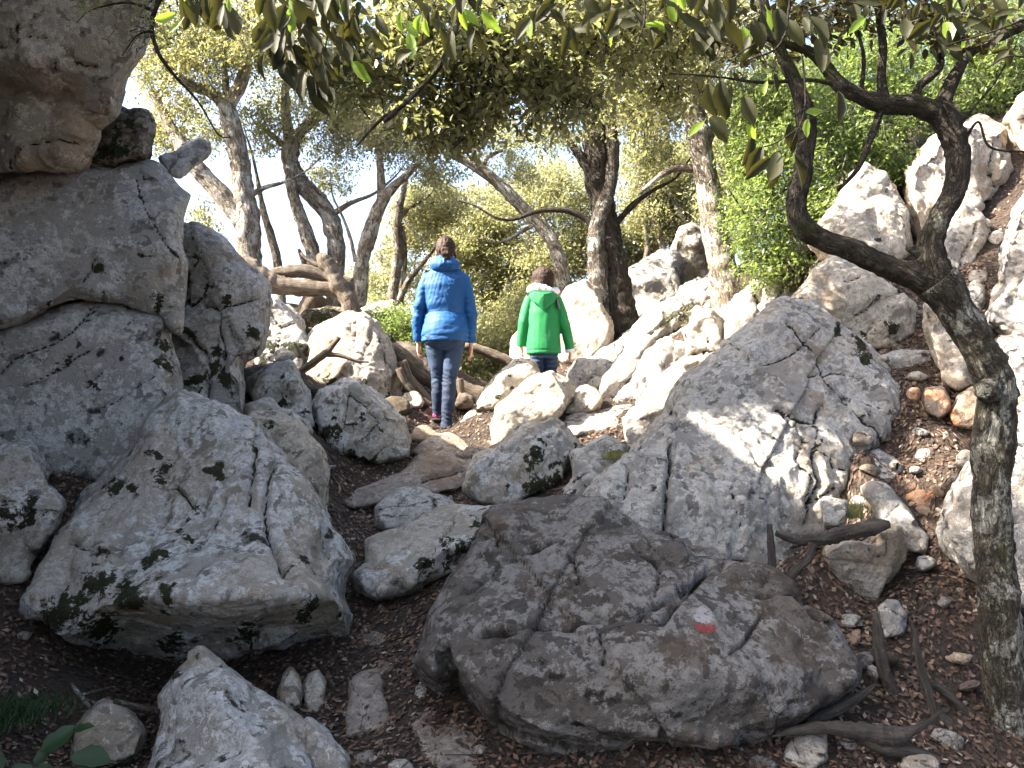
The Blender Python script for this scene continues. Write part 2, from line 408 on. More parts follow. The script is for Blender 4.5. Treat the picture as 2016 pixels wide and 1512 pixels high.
# --- left foreground
rock('pointed grey rock at the left edge beside the big mossy boulder', 4.0,
     [(-90, 900), (-20, 878), (30, 876), (56, 880), (76, 920), (96, 960), (119, 985), (112, 1025), (80, 1090), (50, 1150), (-90, 1160)], pts=[(30, 940, -.05), (70, 985, 0), (20, 1010, -.08), (40, 1060, .05)], rim=.15, mat='pale', moss=[(20, 1005, 40), (60, 1020, 40), (70, 990, 20)])
rock('big white boulder streaked with black moss in the left foreground', 3.85,
     [(350, 780), (385, 787), (420, 800), (462, 822), (500, 832), (520, 850), (548, 880), (575, 915), (600, 942), (627, 985), (650, 1040), (690, 1100), (676, 1130), (672, 1160), (692, 1200), (690, 1238, .1), (640, 1262, .3), (560, 1292, .4), (430, 1300, .42), (250, 1296, .42), (120, 1270, .3), (86, 1225, .1), (42, 1218), (34, 1192), (76, 1128), (110, 1060), (150, 1002), (180, 958), (222, 915), (252, 880), (302, 818)],
     gy=.13, pts=[(85, 1170, -.10), (200, 1195, -.22), (290, 1182, -.28), (420, 1178, -.34), (520, 1172, -.34), (590, 1175, -.28), (655, 1165, -.02), (350, 850, .12), (250, 980, .06), (160, 1080, .02), (420, 900, .02), (330, 1010, .02), (480, 1000, -.05), (520, 900, .0), (505, 1080, -.12), (560, 1010, -.02), (590, 1090, -.05), (640, 1090, .1), (400, 1080, -.1), (150, 1150, -.02), (430, 1262, .45), (250, 1258, .45), (600, 1245, .30), (520, 1240, .25), (340, 1235, .2)],
     rim=.22, thick=.95, mat='pale', amp=.42, flute=.022, contact=.62,
     cracks=[(5, .05, [(510, 850), (500, 900), (498, 950), (490, 1000)]), (5, .05, [(545, 905), (530, 960), (520, 1010), (530, 1060), (545, 1100), (560, 1140)]), (4, .04, [(370, 930), (345, 960), (380, 1000)]), (4, .05, [(190, 1110), (250, 1080), (300, 1060), (340, 1020)]), (3, .03, [(450, 990), (430, 1030), (420, 1060)]), (4, .03, [(140, 1080), (200, 1100)]), (3, .03, [(630, 1030), (650, 1090)])],
     moss=[(300, 900, 26), (330, 940, 30), (220, 970, 34), (270, 975, 22), (430, 945, 22), (200, 1140, 48), (290, 1130, 34), (150, 1190, 46), (250, 1170, 40), (370, 1075, 22), (380, 1040, 15), (395, 1020, 11), (362, 1100, 10), (320, 1120, 24), (200, 1240, 60), (110, 1220, 50), (350, 1265, 50), (480, 1250, 40), (600, 1215, 40), (575, 1115, 16), (505, 910, 12), (500, 880, 10), (330, 1170, 20)])
rock('pinkish grey boulder behind the right shoulder of the big mossy boulder', 4.75,
     [(470, 830), (500, 812), (545, 815), (592, 830), (632, 880), (644, 930), (642, 975), (655, 1030), (600, 1050), (540, 960), (480, 880)], pts=[(540, 850, 0), (600, 880, -.08), (590, 930, -.1), (628, 940, .02)], rim=.18, thick=.7, mat='warm', moss=[(505, 850, 18), (530, 845, 14), (600, 835, 14)], amp=.8)
rock('squarish pale rock below the fallen branch, left of the path', 5.75,
     [(500, 748), (530, 730), (570, 711), (586, 730), (600, 765), (609, 790), (613, 840), (590, 850), (540, 835), (505, 815), (494, 775)], pts=[(530, 765, 0), (575, 755, -.08), (580, 800, -.06), (520, 800, 0)], rim=.12, thick=.5, mat='pale', moss=[(550, 800, 18), (585, 835, 20), (600, 815, 16)])
rock('low pale ledge stone between squarish rock and pinkish boulder', 5.4,
     [(490, 800), (520, 792), (560, 812), (605, 826), (616, 850), (590, 862), (530, 850), (486, 838)], pts=[(550, 825, -.05)], rim=.08, thick=.4, mat='pale', moss=[(560, 838, 16), (600, 848, 14)])
rock('spotted cream boulder standing left of the path below the woman', 5.85,
     [(668, 760), (685, 748), (702, 752), (722, 768), (760, 792), (800, 820), (814, 860), (817, 898), (792, 910), (748, 915), (700, 910), (645, 872), (622, 832), (612, 802), (636, 775)],
     gy=.08, pts=[(690, 790, -.05), (745, 830, -.12), (740, 880, -.14), (780, 880, -.06), (680, 850, -.02), (660, 800, 0), (790, 850, -.02)], rim=.18, thick=.6, mat='pale',
     cracks=[(3, .03, [(690, 775), (720, 800), (760, 850)]), (3, .02, [(735, 900), (760, 880)])], moss=[(655, 850, 26), (690, 895, 24), (720, 905, 22), (735, 895, 14), (700, 830, 12), (650, 825, 18)])
rock('large cream boulder with fallen branches on it, behind the spotted one', 7.1,
     [(620, 655), (650, 636), (690, 620), (714, 616), (742, 638), (762, 660), (786, 700), (792, 732), (782, 764), (788, 812), (740, 815), (690, 800), (640, 795), (592, 790), (588, 722), (600, 690)],
     gy=.1, pts=[(690, 650, .1), (735, 680, 0), (690, 700, -.05), (660, 740, -.05), (720, 740, -.12), (770, 720, .04), (630, 710, 0)], rim=.22, thick=1.0, mat='warm',
     cracks=[(3, .04, [(752, 660), (765, 700), (772, 730)])], moss=[(720, 780, 28), (750, 790, 28), (640, 770, 28), (600, 700, 14), (665, 680, 14)])
rock('cracked grey rubble block against the cliff end under the logs', 7.3,
     [(505, 590), (540, 588), (572, 606), (596, 640), (610, 690), (590, 740), (510, 740), (495, 640)], gy=.12, pts=[(545, 630, 0), (570, 670, -.05), (530, 690, 0)], rim=.15, thick=.8, mat='cliff',
     cracks=[(3, .04, [(530, 620), (550, 640), (580, 632)]), (3, .04, [(550, 640), (545, 670), (570, 660)]), (3, .04, [(520, 650), (545, 670), (560, 690)])], moss=[(530, 680, 30), (580, 690, 26), (520, 710, 24)])
rock('sunlit white rock on the crest beside the dead leaning stump', 8.4,
     [(690, 640), (706, 610), (738, 598), (775, 596), (795, 612), (800, 650), (770, 690), (700, 690)], gy=.15, rim=.2, thick=.8, mat='warm')
rock('dark mossy lump below the oak trunks on the crest', 8.3,
     [(575, 640), (600, 614), (640, 608), (690, 612), (700, 650), (660, 690), (585, 690)], gy=.15, rim=.2, thick=.8, mat='mossy', moss=[(640, 630, 50), (600, 650, 40)])
# --- path stones
rock('flat worn step stone just in front of the woman', 6.3,
     [(812, 892), (832, 872), (862, 856), (884, 853), (905, 862), (930, 880), (925, 900), (870, 905), (830, 905)], gy=.5, rim=.05, thick=.4, mat='path', amp=.6, name='step_stone')
rock('small worn stone left of the step, beside the pink shoe', 6.6,
     [(805, 862), (820, 840), (840, 838), (868, 858), (858, 870), (820, 872)], gy=.5, rim=.05, thick=.3, mat='path', amp=.6, name='step_stone')
rock('long flat pinkish rock slab lying across the path', 5.5,
     [(660, 985), (700, 958), (762, 930), (800, 918), (850, 898), (882, 893), (912, 905), (948, 898), (945, 940), (900, 965), (840, 972), (780, 985), (720, 998), (684, 1000)], gy=.6, pts=[(760, 960, -.05), (850, 930, -.05), (900, 935, 0), (710, 975, -.02)], rim=.05, thick=.35, mat='path', amp=.7, name='path_slab',
     cracks=[(3, .03, [(830, 945), (870, 935), (930, 920)])])
rock('rounded greyish rock at the edge of the long path slab', 5.0,
     [(745, 1036), (748, 1004), (790, 966), (822, 963), (850, 972), (892, 985), (905, 1010), (860, 1035), (800, 1055)], gy=.35, pts=[(810, 990, -.05), (850, 1005, -.03), (780, 1020, 0)], rim=.08, thick=.35, mat='bed')
rock('leaning pale slab with a mossy shadowed edge in the middle of the path', 4.55,
     [(722, 1064), (800, 1032), (868, 1000), (905, 998), (940, 1004), (1000, 1000), (1060, 985), (1102, 974), (1110, 1000), (1050, 1030), (1010, 1060), (960, 1090), (930, 1112), (860, 1135), (800, 1160), (742, 1170), (708, 1154), (703, 1132), (728, 1110)],
     gy=.35, pts=[(760, 1085, -.04), (860, 1040, -.05), (940, 1020, .0), (870, 1085, -.16), (800, 1130, -.12), (750, 1145, -.05), (940, 1060, -.12), (1010, 1020, -.05), (900, 1105, .12)], rim=.07, thick=.4, mat='pale', amp=.7, smooth=3, name='path_slab',
     moss=[(940, 1030, 22), (980, 1015, 24), (1020, 1005, 20), (870, 1075, 18), (840, 1100, 24), (900, 1085, 24), (940, 1080, 24), (820, 1120, 22), (870, 1115, 24)])
rock('blocky grey boulder with black patches in the middle, under the white one', 5.35,
     [(1060, 826), (1086, 815), (1102, 828), (1120, 846), (1141, 872), (1134, 902), (1120, 930), (1100, 955), (1050, 975), (985, 1000), (940, 990), (920, 962), (924, 932), (940, 908), (965, 890), (1000, 866), (1035, 842)],
     gy=.12, pts=[(1075, 850, .05), (1020, 895, -.06), (985, 925, -.1), (955, 950, -.06), (1075, 900, -.12), (1045, 935, -.1), (1110, 890, 0), (1100, 860, 0)], rim=.16, thick=.55, mat='pale', smooth=3,
     cracks=[(3, .02, [(1040, 890), (1065, 905), (1075, 870)])], moss=[(1055, 885, 22), (1062, 862, 16), (1045, 910, 18), (1090, 935, 34), (1060, 950, 34), (1110, 910, 22), (1125, 880, 14), (1010, 965, 14)])
rock('sunlit white boulder right in front of the child', 6.15,
     [(1062, 735), (1090, 728), (1112, 752), (1124, 776), (1112, 802), (1095, 822), (1050, 840), (1000, 875), (974, 880), (967, 842), (975, 802), (1000, 780), (1022, 764)],
     gy=.12, pts=[(1080, 760, 0), (1030, 790, -.03), (1010, 805, -.08), (1080, 800, -.08), (1000, 850, -.06), (1045, 820, -.06)], rim=.16, thick=.5, mat='warm')
rock('warm brown boulder left of the child, under the fallen trunk', 6.75,
     [(936, 806), (944, 788), (960, 768), (982, 742), (1018, 710), (1045, 713), (1064, 735), (1050, 770), (1020, 800), (980, 815)], gy=.1, pts=[(1020, 745, 0), (985, 775, -.05), (1010, 780, -.03)], rim=.15, thick=.5, mat='warm', moss=[(965, 790, 14)])
rock('low grey rock in the shade just right of the woman', 7.2,
     [(905, 830), (925, 805), (960, 795), (985, 800), (990, 840), (950, 860), (915, 850)], gy=.2, rim=.1, thick=.35, mat='bed')
rock('cube of pale rock right of the sunlit white boulder', 6.4,
     [(1108, 816), (1128, 776), (1150, 762), (1176, 770), (1188, 786), (1172, 812), (1135, 822)], gy=.12, rim=.1, thick=.35, mat='warm')
rock('flat bright bedrock shelf behind the patch of red leaves', 6.2,
     [(1105, 828), (1140, 810), (1200, 803), (1262, 798), (1335, 780), (1330, 850), (1290, 850), (1240, 842), (1180, 850), (1130, 856)], gy=1.0, rim=.04, thick=.35, mat='bed', amp=.6, name='rock_shelf')
rock('bright white block leaning on the big fissured boulder', 5.75,
     [(1222, 822), (1260, 800), (1300, 790), (1335, 770), (1345, 800), (1320, 860), (1270, 890), (1236, 890), (1226, 860)], gy=.15, rim=.1, thick=.4, mat='bed', amp=.6)
rock('grey rock with a grass tuft wedged left of the big fissured boulder', 5.0,
     [(1128, 890), (1160, 876), (1195, 862), (1232, 880), (1222, 905), (1180, 945), (1160, 985), (1130, 1005), (1112, 998), (1108, 972), (1126, 940)], gy=.25, pts=[(1170, 900, 0), (1150, 945, -.08), (1135, 970, -.04)], rim=.12, thick=.4, mat='bed', moss=[(1215, 890, 18)])
# --- right side
rock('huge fissured grey boulder with a fluted sunlit crest, right of centre', 4.65,
     [(1150, 1010), (1160, 980), (1185, 945), (1235, 888), (1290, 842), (1318, 815), (1335, 775), (1352, 750), (1400, 722), (1440, 692), (1480, 660), (1515, 625), (1540, 604), (1582, 607), (1612, 622), (1645, 648), (1700, 690), (1742, 732), (1790, 770), (1812, 798), (1806, 830), (1760, 862), (1705, 895), (1685, 945), (1665, 975), (1650, 1030), (1630, 1100), (1560, 1160), (1400, 1150), (1300, 1100), (1190, 1050)],
     gx=.07, gy=.16, pts=[(1240, 950, -.02), (1300, 900, -.06), (1360, 800, .02), (1450, 740, .0), (1520, 680, .02), (1340, 1000, -.14), (1420, 880, -.12), (1480, 800, -.10), (1530, 740, -.08), (1560, 800, -.14), (1500, 960, -.22), (1600, 900, -.2), (1660, 850, -.12), (1680, 760, -.05), (1610, 680, .0), (1620, 1000, -.12), (1560, 1080, -.1), (1440, 1080, -.14), (1760, 810, .0)],
     rim=.2, thick=1.1, mat='bed', flute=.024, amp=.6,
     cracks=[(5, .08, [(1320, 815), (1316, 860), (1325, 895), (1314, 940), (1310, 1000), (1305, 1070)]), (4, .03, [(1250, 900), (1235, 950), (1225, 990)]), (4, .03, [(1545, 640), (1600, 690), (1640, 760), (1690, 830), (1735, 870)]), (5, .05, [(1530, 800), (1570, 815), (1610, 830), (1618, 800)]), (5, .05, [(1540, 810), (1580, 840), (1605, 880), (1612, 950), (1600, 990)]), (3, .02, [(1612, 830), (1610, 880), (1640, 920), (1665, 930)]), (3, .02, [(1500, 720), (1560, 700), (1610, 650)]), (3, .02, [(1590, 740), (1650, 730), (1700, 745)]), (3, .02, [(1590, 850), (1570, 900), (1600, 940), (1590, 1000)]), (3, .02, [(1440, 960), (1450, 1010), (1465, 1040)]), (4, .03, [(1640, 960), (1600, 990), (1590, 1030)])],
     moss=[(1640, 660, 24), (1680, 690, 22), (1600, 830, 12), (1610, 870, 12)])
rock('sun-topped brown boulder above the huge fissured one, below the tree limb', 5.45,
     [(1560, 620), (1575, 580), (1600, 530), (1640, 498), (1682, 508), (1740, 558), (1792, 610), (1808, 668), (1760, 690), (1700, 700), (1650, 660), (1600, 630)], gx=.05, gy=.1, pts=[(1650, 545, .0), (1700, 600, -.08), (1640, 610, -.06), (1740, 640, -.02), (1620, 570, .04)], rim=.18, thick=.7, mat='warm', moss=[(1760, 650, 24), (1700, 650, 14)],
     cracks=[(3, .03, [(1690, 620), (1710, 610), (1725, 590)]), (3, .02, [(1660, 560), (1690, 550)])])
rock('pointed boulder with a blazing white left face, behind the tree limb', 6.2,
     [(1600, 470), (1625, 420), (1660, 368), (1700, 322), (1740, 345), (1750, 378), (1782, 420), (1790, 505), (1740, 540), (1690, 520), (1630, 500)], gx=.08, gy=.1, pts=[(1680, 390, .02), (1690, 420, -.08), (1750, 430, -.05), (1720, 480, -.1), (1640, 455, 0)], rim=.18, thick=.7, mat='warm')
rock('large white boulder behind the curved oak trunk at the upper right', 6.6,
     [(1780, 340), (1800, 310), (1835, 268), (1880, 240), (1925, 228), (1985, 250), (1998, 330), (1970, 400), (1905, 430), (1865, 490), (1810, 500), (1795, 440)], gx=.1, gy=.12, pts=[(1840, 350, 0), (1900, 300, -.06), (1940, 340, -.04), (1860, 420, -.05)], rim=.22, thick=.9, mat='warm', cracks=[(4, .04, [(1975, 265), (1960, 320), (1975, 370)])])
rock('slanting grey slab between the curved trunk and the right edge', 5.9,
     [(1848, 500), (1868, 440), (1895, 398), (1935, 428), (1940, 470), (1924, 530), (1884, 560), (1856, 550)], gx=.05, gy=.1, rim=.12, thick=.5, mat='bed', cracks=[(3, .03, [(1925, 440), (1905, 490), (1890, 540)])])
rock('tall grey boulder cut by the right edge of the picture', 5.2,
     [(1938, 640), (1955, 560), (1972, 480), (1992, 410), (2030, 365), (2160, 350), (2160, 720), (2000, 680)], gx=.05, gy=.1, rim=.15, thick=.8, mat='bed', pts=[(1990, 560, -.05), (2060, 480, -.08), (2060, 600, -.08)])
rock('broad grey boulder behind the lichened trunk at the right edge', 4.6,
     [(1930, 700), (1970, 662), (2030, 650), (2200, 660), (2200, 1010), (2000, 990), (1940, 900)], gx=.0, gy=.08, rim=.15, thick=.8, mat='bed', pts=[(2010, 760, -.05), (2060, 860, -.08)])
rock('white boulder at the top right corner above the slope', 7.0,
     [(1985, 235), (2010, 190), (2060, 160), (2160, 150), (2160, 330), (2020, 310), (1990, 280)], gy=.1, rim=.2, thick=.8, mat='warm')
rock('grey stone slab sitting in the gravel nook above the rusty rocks', 5.15,
     [(1728, 704), (1765, 690), (1838, 692), (1842, 712), (1826, 728), (1782, 742), (1758, 730)], gy=.1, rim=.06, thick=.3, mat='bed', amp=.6, name='stone_slab')
rock('curved leaning rock with an orange foot beside the trunk', 4.9,
     [(1815, 592), (1845, 606), (1872, 650), (1902, 690), (1922, 720), (1918, 762), (1885, 775), (1852, 756), (1840, 705), (1824, 655)], gx=-.05, gy=.05, pts=[(1862, 680, -.03), (1895, 735, -.06)], rim=.1, thick=.4, mat='warm', amp=.7)
rock('rust-coloured angular cube on the gravel slope', 4.75,
     [(1812, 790), (1822, 766), (1858, 760), (1874, 790), (1872, 812), (1848, 828), (1822, 812)], gy=.1, pts=[(1840, 790, -.06)], rim=.06, thick=.2, mat='rust', amp=.5, smooth=1, name='stone')
rock('rust-coloured rock touching the left side of the trunk', 4.7,
     [(1866, 820), (1890, 775), (1916, 760), (1950, 770), (1950, 830), (1910, 850), (1875, 845)], gy=.1, rim=.08, thick=.3, mat='rust', amp=.5, name='stone')
rock('grey egg-shaped stone on the leaf litter right of the huge boulder', 4.45,
     [(1692, 915), (1706, 890), (1730, 884), (1765, 905), (1778, 925), (1765, 945), (1735, 948), (1705, 938)], gy=.25, rim=.06, thick=.18, mat='bed', amp=.5, name='stone')
rock('thin flat stone behind the grey egg-shaped stone', 4.7,
     [(1730, 886), (1745, 874), (1790, 888), (1788, 900), (1760, 902)], gy=.4, rim=.03, thick=.12, mat='bed', amp=.4, name='stone')
rock('small lilac stone on the leaf litter near the trunk', 4.5,
     [(1800, 900), (1808, 884), (1830, 880), (1840, 895), (1832, 908), (1812, 910)], gy=.2, rim=.04, thick=.1, mat='bed', amp=.4, name='stone')
rock('slanting rust-flecked slab above the weathered log', 4.15,
     [(1697, 962), (1712, 952), (1742, 955), (1776, 985), (1810, 1025), (1834, 1060), (1826, 1095), (1780, 1085), (1735, 1040)], gy=.15, pts=[(1735, 985, -.03), (1785, 1035, -.05)], rim=.08, thick=.3, mat='bed', amp=.6, name='stone_slab')
rock('brown-topped stone beside the slanting rust-flecked slab', 4.25,
     [(1782, 976), (1800, 962), (1845, 962), (1862, 985), (1850, 1015), (1830, 1030), (1800, 1005)], gy=.15, rim=.08, thick=.25, mat='rust', amp=.6, name='stone')
rock('big bluish grey rock behind the foot of the lichened trunk', 3.75,
     [(1855, 1010), (1882, 960), (1912, 918), (1945, 895), (2040, 880), (2180, 870), (2180, 1200), (2000, 1210), (1910, 1130), (1862, 1065)], gx=.02, gy=.12, pts=[(1930, 980, -.03), (1920, 1060, -.06), (2020, 1000, -.05)], rim=.12, thick=.7, mat='bed', amp=.7)
rock('hanging wedge rock propped over a dark hollow beside the log', 3.85,
     [(1620, 1100), (1628, 1082), (1655, 1068), (1700, 1070), (1738, 1040), (1768, 1036), (1778, 1075), (1766, 1122), (1748, 1160), (1722, 1215), (1692, 1224), (1655, 1185), (1634, 1135)], gy=-.05, pts=[(1680, 1095, -.08), (1740, 1075, -.03), (1700, 1150, -.03), (1660, 1120, -.05)], rim=.1, thick=.35, mat='over', amp=.7, ground=False,
     cracks=[(2, .02, [(1700, 1075), (1720, 1100), (1745, 1095)])])
rock('small blunt stone half sunk in dark litter under the wedge rock', 3.55,
     [(1728, 1195), (1748, 1180), (1768, 1184), (1786, 1210), (1782, 1250), (1738, 1260)], gy=.1, rim=.06, thick=.15, mat='bed', amp=.4, name='stone')
rock('fist-sized pale stone at the base of the huge fissured boulder', 4.0,
     [(1615, 985), (1630, 978), (1668, 985), (1672, 1010), (1655, 1035), (1622, 1035)], gy=.1, rim=.06, thick=.15, mat='bed', amp=.4, name='stone')
# --- front
rock('dark weathered boulder with the red and white trail mark, front centre', 3.25,
     [(806, 1305), (822, 1262), (842, 1205), (880, 1142), (922, 1085), (936, 1042), (960, 1022), (992, 1008), (1050, 994), (1130, 994), (1170, 1000), (1205, 1012), (1250, 1036), (1300, 1052), (1322, 1066), (1342, 1066), (1370, 1102), (1430, 1122), (1470, 1118), (1512, 1122), (1560, 1146), (1592, 1192), (1625, 1198), (1660, 1216), (1682, 1255), (1694, 1275), (1712, 1312), (1700, 1350), (1640, 1386), (1560, 1436), (1462, 1486), (1300, 1476), (1060, 1466), (985, 1425), (930, 1366), (898, 1332), (868, 1348), (830, 1330)],
     gy=.12, pts=[(860, 1260, .0), (930, 1150, .02), (1000, 1080, .05), (1100, 1030, .12), (1220, 1060, .08), (1300, 1110, .02), (1400, 1150, .0), (1500, 1160, .02), (1000, 1240, -.12), (1120, 1180, -.08), (1240, 1220, -.16), (1400, 1230, -.18), (1540, 1240, -.1), (1000, 1330, -.12), (1150, 1320, -.2), (1350, 1340, -.24), (1520, 1340, -.18), (1630, 1290, -.06), (1100, 1420, -.08), (1300, 1430, -.1), (1450, 1420, -.08)],
     rim=.16, thick=.8, mat='dark', amp=.5, grain=1.8, vox=4, smooth=3, flute=.012,
     cracks=[(4, .045, [(905, 1165), (930, 1160), (960, 1130), (985, 1105), (1040, 1092), (1100, 1075)]), (5, .05, [(940, 1255), (1000, 1250), (1060, 1225), (1110, 1228), (1160, 1222), (1250, 1228), (1285, 1205), (1330, 1180)]), (5, .06, [(1260, 1230), (1300, 1240), (1330, 1200), (1390, 1130), (1340, 1170)]), (4, .04, [(1180, 1245), (1190, 1280), (1185, 1300)]), (4, .04, [(900, 1335), (885, 1300), (880, 1270)]), (3, .03, [(1490, 1180), (1560, 1170), (1600, 1215), (1640, 1230)]), (3, .03, [(1430, 1300), (1470, 1260), (1500, 1215)]), (3, .03, [(1130, 1100), (1140, 1150), (1100, 1170)]), (3, .03, [(1240, 1090), (1300, 1130), (1290, 1180)]), (3, .03, [(930, 1060), (975, 1040), (980, 1070)])],
     paint=[('paint_white', 1384, 1222, 19), ('paint_red', 1376, 1246, 10), ('paint_red', 1386, 1249, 10), ('paint_red', 1396, 1246, 9)])
rock('white pyramid-shaped rock with a sharp ridge at the bottom left', 3.0,
     [(392, 1280), (412, 1290), (440, 1310), (500, 1358), (582, 1410), (600, 1430), (610, 1470), (640, 1560), (640, 1700), (280, 1700), (296, 1520), (318, 1425), (316, 1372), (350, 1322)],
     gy=.1, pts=[(404, 1300, -.02), (410, 1378, -.12), (438, 1408, -.16), (510, 1470, -.2), (560, 1570, -.24), (340, 1400, .0), (350, 1500, -.04), (500, 1390, .02), (570, 1450, .0), (400, 1600, -.25)], rim=.08, thick=.6, mat='pale', amp=.35, vox=3.5, smooth=2, moss=[(350, 1330, 24), (395, 1285, 10), (435, 1305, 10)])
rock('rounded lobe of pale rock right of the white pyramid', 2.95,
     [(590, 1432), (606, 1418), (640, 1440), (682, 1488), (700, 1530), (700, 1700), (600, 1700), (575, 1500)], gy=.1, rim=.1, thick=.35, mat='pale', amp=.6)
rock('brownish small boulder behind the green leaves at the bottom left', 3.15,
     [(140, 1490), (150, 1440), (170, 1405), (205, 1382), (235, 1385), (268, 1408), (285, 1440), (275, 1490), (220, 1510), (160, 1510)], gy=.1, pts=[(210, 1410, 0), (190, 1450, -.06), (240, 1440, -.04)], rim=.1, thick=.25, mat='over', amp=.6)
rock('left one of two upright stones behind the white pyramid', 3.45,
     [(548, 1360), (556, 1330), (572, 1312), (590, 1330), (596, 1365), (590, 1395), (565, 1402), (550, 1390)], rim=.05, thick=.1, mat='over', amp=.4, name='stone', moss=[(565, 1325, 12)])
rock('right one of two upright stones behind the white pyramid', 3.5,
     [(596, 1350), (606, 1325), (628, 1318), (642, 1345), (640, 1390), (632, 1425), (604, 1415), (598, 1380)], rim=.05, thick=.1, mat='over', amp=.4, name='stone')
rock('brown shoe-shaped stone in the middle of the path', 3.45,
     [(676, 1455), (680, 1420), (690, 1370), (686, 1340), (715, 1322), (742, 1314), (755, 1335), (756, 1370), (765, 1405), (785, 1432), (770, 1455), (720, 1465)], gy=.25, pts=[(725, 1360, -.05), (720, 1420, -.05)], rim=.06, thick=.15, mat='path', amp=.5, name='stone')
rock('flat pinkish stone at the bottom of the path beside the dark boulder', 3.2,
     [(806, 1430), (830, 1395), (860, 1385), (905, 1400), (950, 1420), (952, 1470), (945, 1530), (880, 1530), (830, 1490)], gy=.3, pts=[(870, 1430, -.04), (900, 1480, -.04)], rim=.06, thick=.2, mat='path', amp=.6, name='stone')
for lab, Y, x, y, w, h, mt in (
    ('wedge stone above the brown shoe-shaped stone on the path', 3.7, 760, 1318, 44, 34, 'path'),
    ('pale low stone at the foot of the big mossy boulder', 4.0, 735, 1262, 66, 44, 'path'),
    ('pale chip of stone under the lip of the dark boulder', 3.45, 828, 1364, 30, 40, 'bed'),
    ('triangular stone at the bottom edge left of the flat pinkish stone', 3.05, 722, 1495, 54, 34, 'path'),
    ('grey stone cut by the bottom edge, left of the flat pinkish stone', 2.95, 790, 1512, 60, 44, 'bed'),
    ('pointed bluish stone at the bottom edge under the dark boulder', 2.95, 1590, 1480, 96, 90, 'bed'),
    ('low grey stone right of the pointed bluish stone', 3.05, 1664, 1470, 62, 40, 'bed'),
    ('white flat stone at the bottom edge near the trunk foot', 2.9, 1815, 1505, 90, 50, 'pale'),
    ('half-buried stone in the bottom shadow below the dark boulder', 2.95, 1380, 1500, 110, 44, 'dark'),
    ('grey lump at the bottom edge left of the pointed bluish stone', 2.9, 1500, 1508, 70, 44, 'dark'),
    ('little rust stone at the foot of the curved leaning rock', 4.7, 1800, 776, 30, 34, 'rust'),
    ('small wedge below the grey slab in the nook', 4.95, 1806, 742, 46, 22, 'warm'),
    ('flat grey stone on the litter between two small pale stones', 4.35, 1700, 985, 60, 30, 'bed'),
    ('pale rough stone at the right foot of the huge fissured boulder', 4.5, 1700, 862, 46, 30, 'warm'),
    ('brown flat stone tucked under the rust-coloured cube', 4.7, 1838, 838, 50, 22, 'rust'),
    ('grey flat stone in the litter above the lilac stone', 4.75, 1800, 850, 44, 20, 'bed'),
    ('long pale stone at the left side of the trunk near sunny leaves', 4.2, 1900, 905, 50, 44, 'warm'),
    ('dull stone in the dark litter below the brown-topped stone', 3.85, 1822, 1110, 46, 30, 'bed'),
    ('low dark stone beside the root in the right hollow', 3.4, 1700, 1300, 60, 40, 'dark'),
    ('tilted grey stone at the foot of the hanging wedge rock', 3.7, 1660, 1215, 54, 44, 'dark'),
    ('white stone high in the gravel gully under the curved trunk', 5.7, 1880, 610, 40, 40, 'warm'),
    ('brown stone in the gully left of the tall right boulder', 5.75, 1925, 545, 44, 36, 'over'),
    ('pale wedge at the foot of the slanting grey slab', 5.6, 1870, 570, 50, 34, 'bed'),
    ('yellowish chip in the gravel nook under the brown boulder', 5.4, 1748, 672, 28, 26, 'warm'),
    ('white chip beside the trunk foot among sunny leaves', 4.55, 1862, 858, 18, 24, 'warm'),
    ('grey flake stone near the lilac stone', 4.35, 1802, 925, 26, 16, 'bed'),
    ('grey stone in the gully below the tall right boulder', 5.6, 1920, 590, 50, 84, 'bed'),
    ('pale flake lying high in the right gully', 6.2, 1935, 440, 40, 26, 'warm'),
    ('grey flake lying low in the right gully', 6.0, 1962, 470, 36, 30, 'bed'),
    ('round stone at the left foot of the woman', 6.9, 940, 850, 44, 22, 'path'),
    ('lit round stone right of the flat step stone', 6.1, 962, 884, 50, 40, 'warm'),
    ('worn stone between step stone and blocky boulder', 5.95, 935, 892, 56, 36, 'path'),
    ('stone on the shaded slope at the left foot of the cream boulder', 6.6, 560, 700, 46, 30, 'bed'),
    ('mossy stone under the bark piece at the left of the woman', 6.9, 780, 800, 60, 50, 'mossy'),
    ('pale stone under the fallen root left of the woman', 7.1, 812, 790, 54, 44, 'warm')):
    rr = random.Random(x * 7 + y)
    ol = []
    for k in range(9):
        a = 2 * math.pi * k / 9 + rr.uniform(-.22, .22)
        q = rr.uniform(.8, 1.08)
        ol.append((x + math.cos(a) * w / 2 * q, y + math.sin(a) * h / 2 * q))
    rock(lab, Y, ol, gy=.2, rim=.12 * w * Y / FPX + .02, thick=.7 * w * Y / FPX, mat=mt, amp=.5, name='stone', smooth=1)
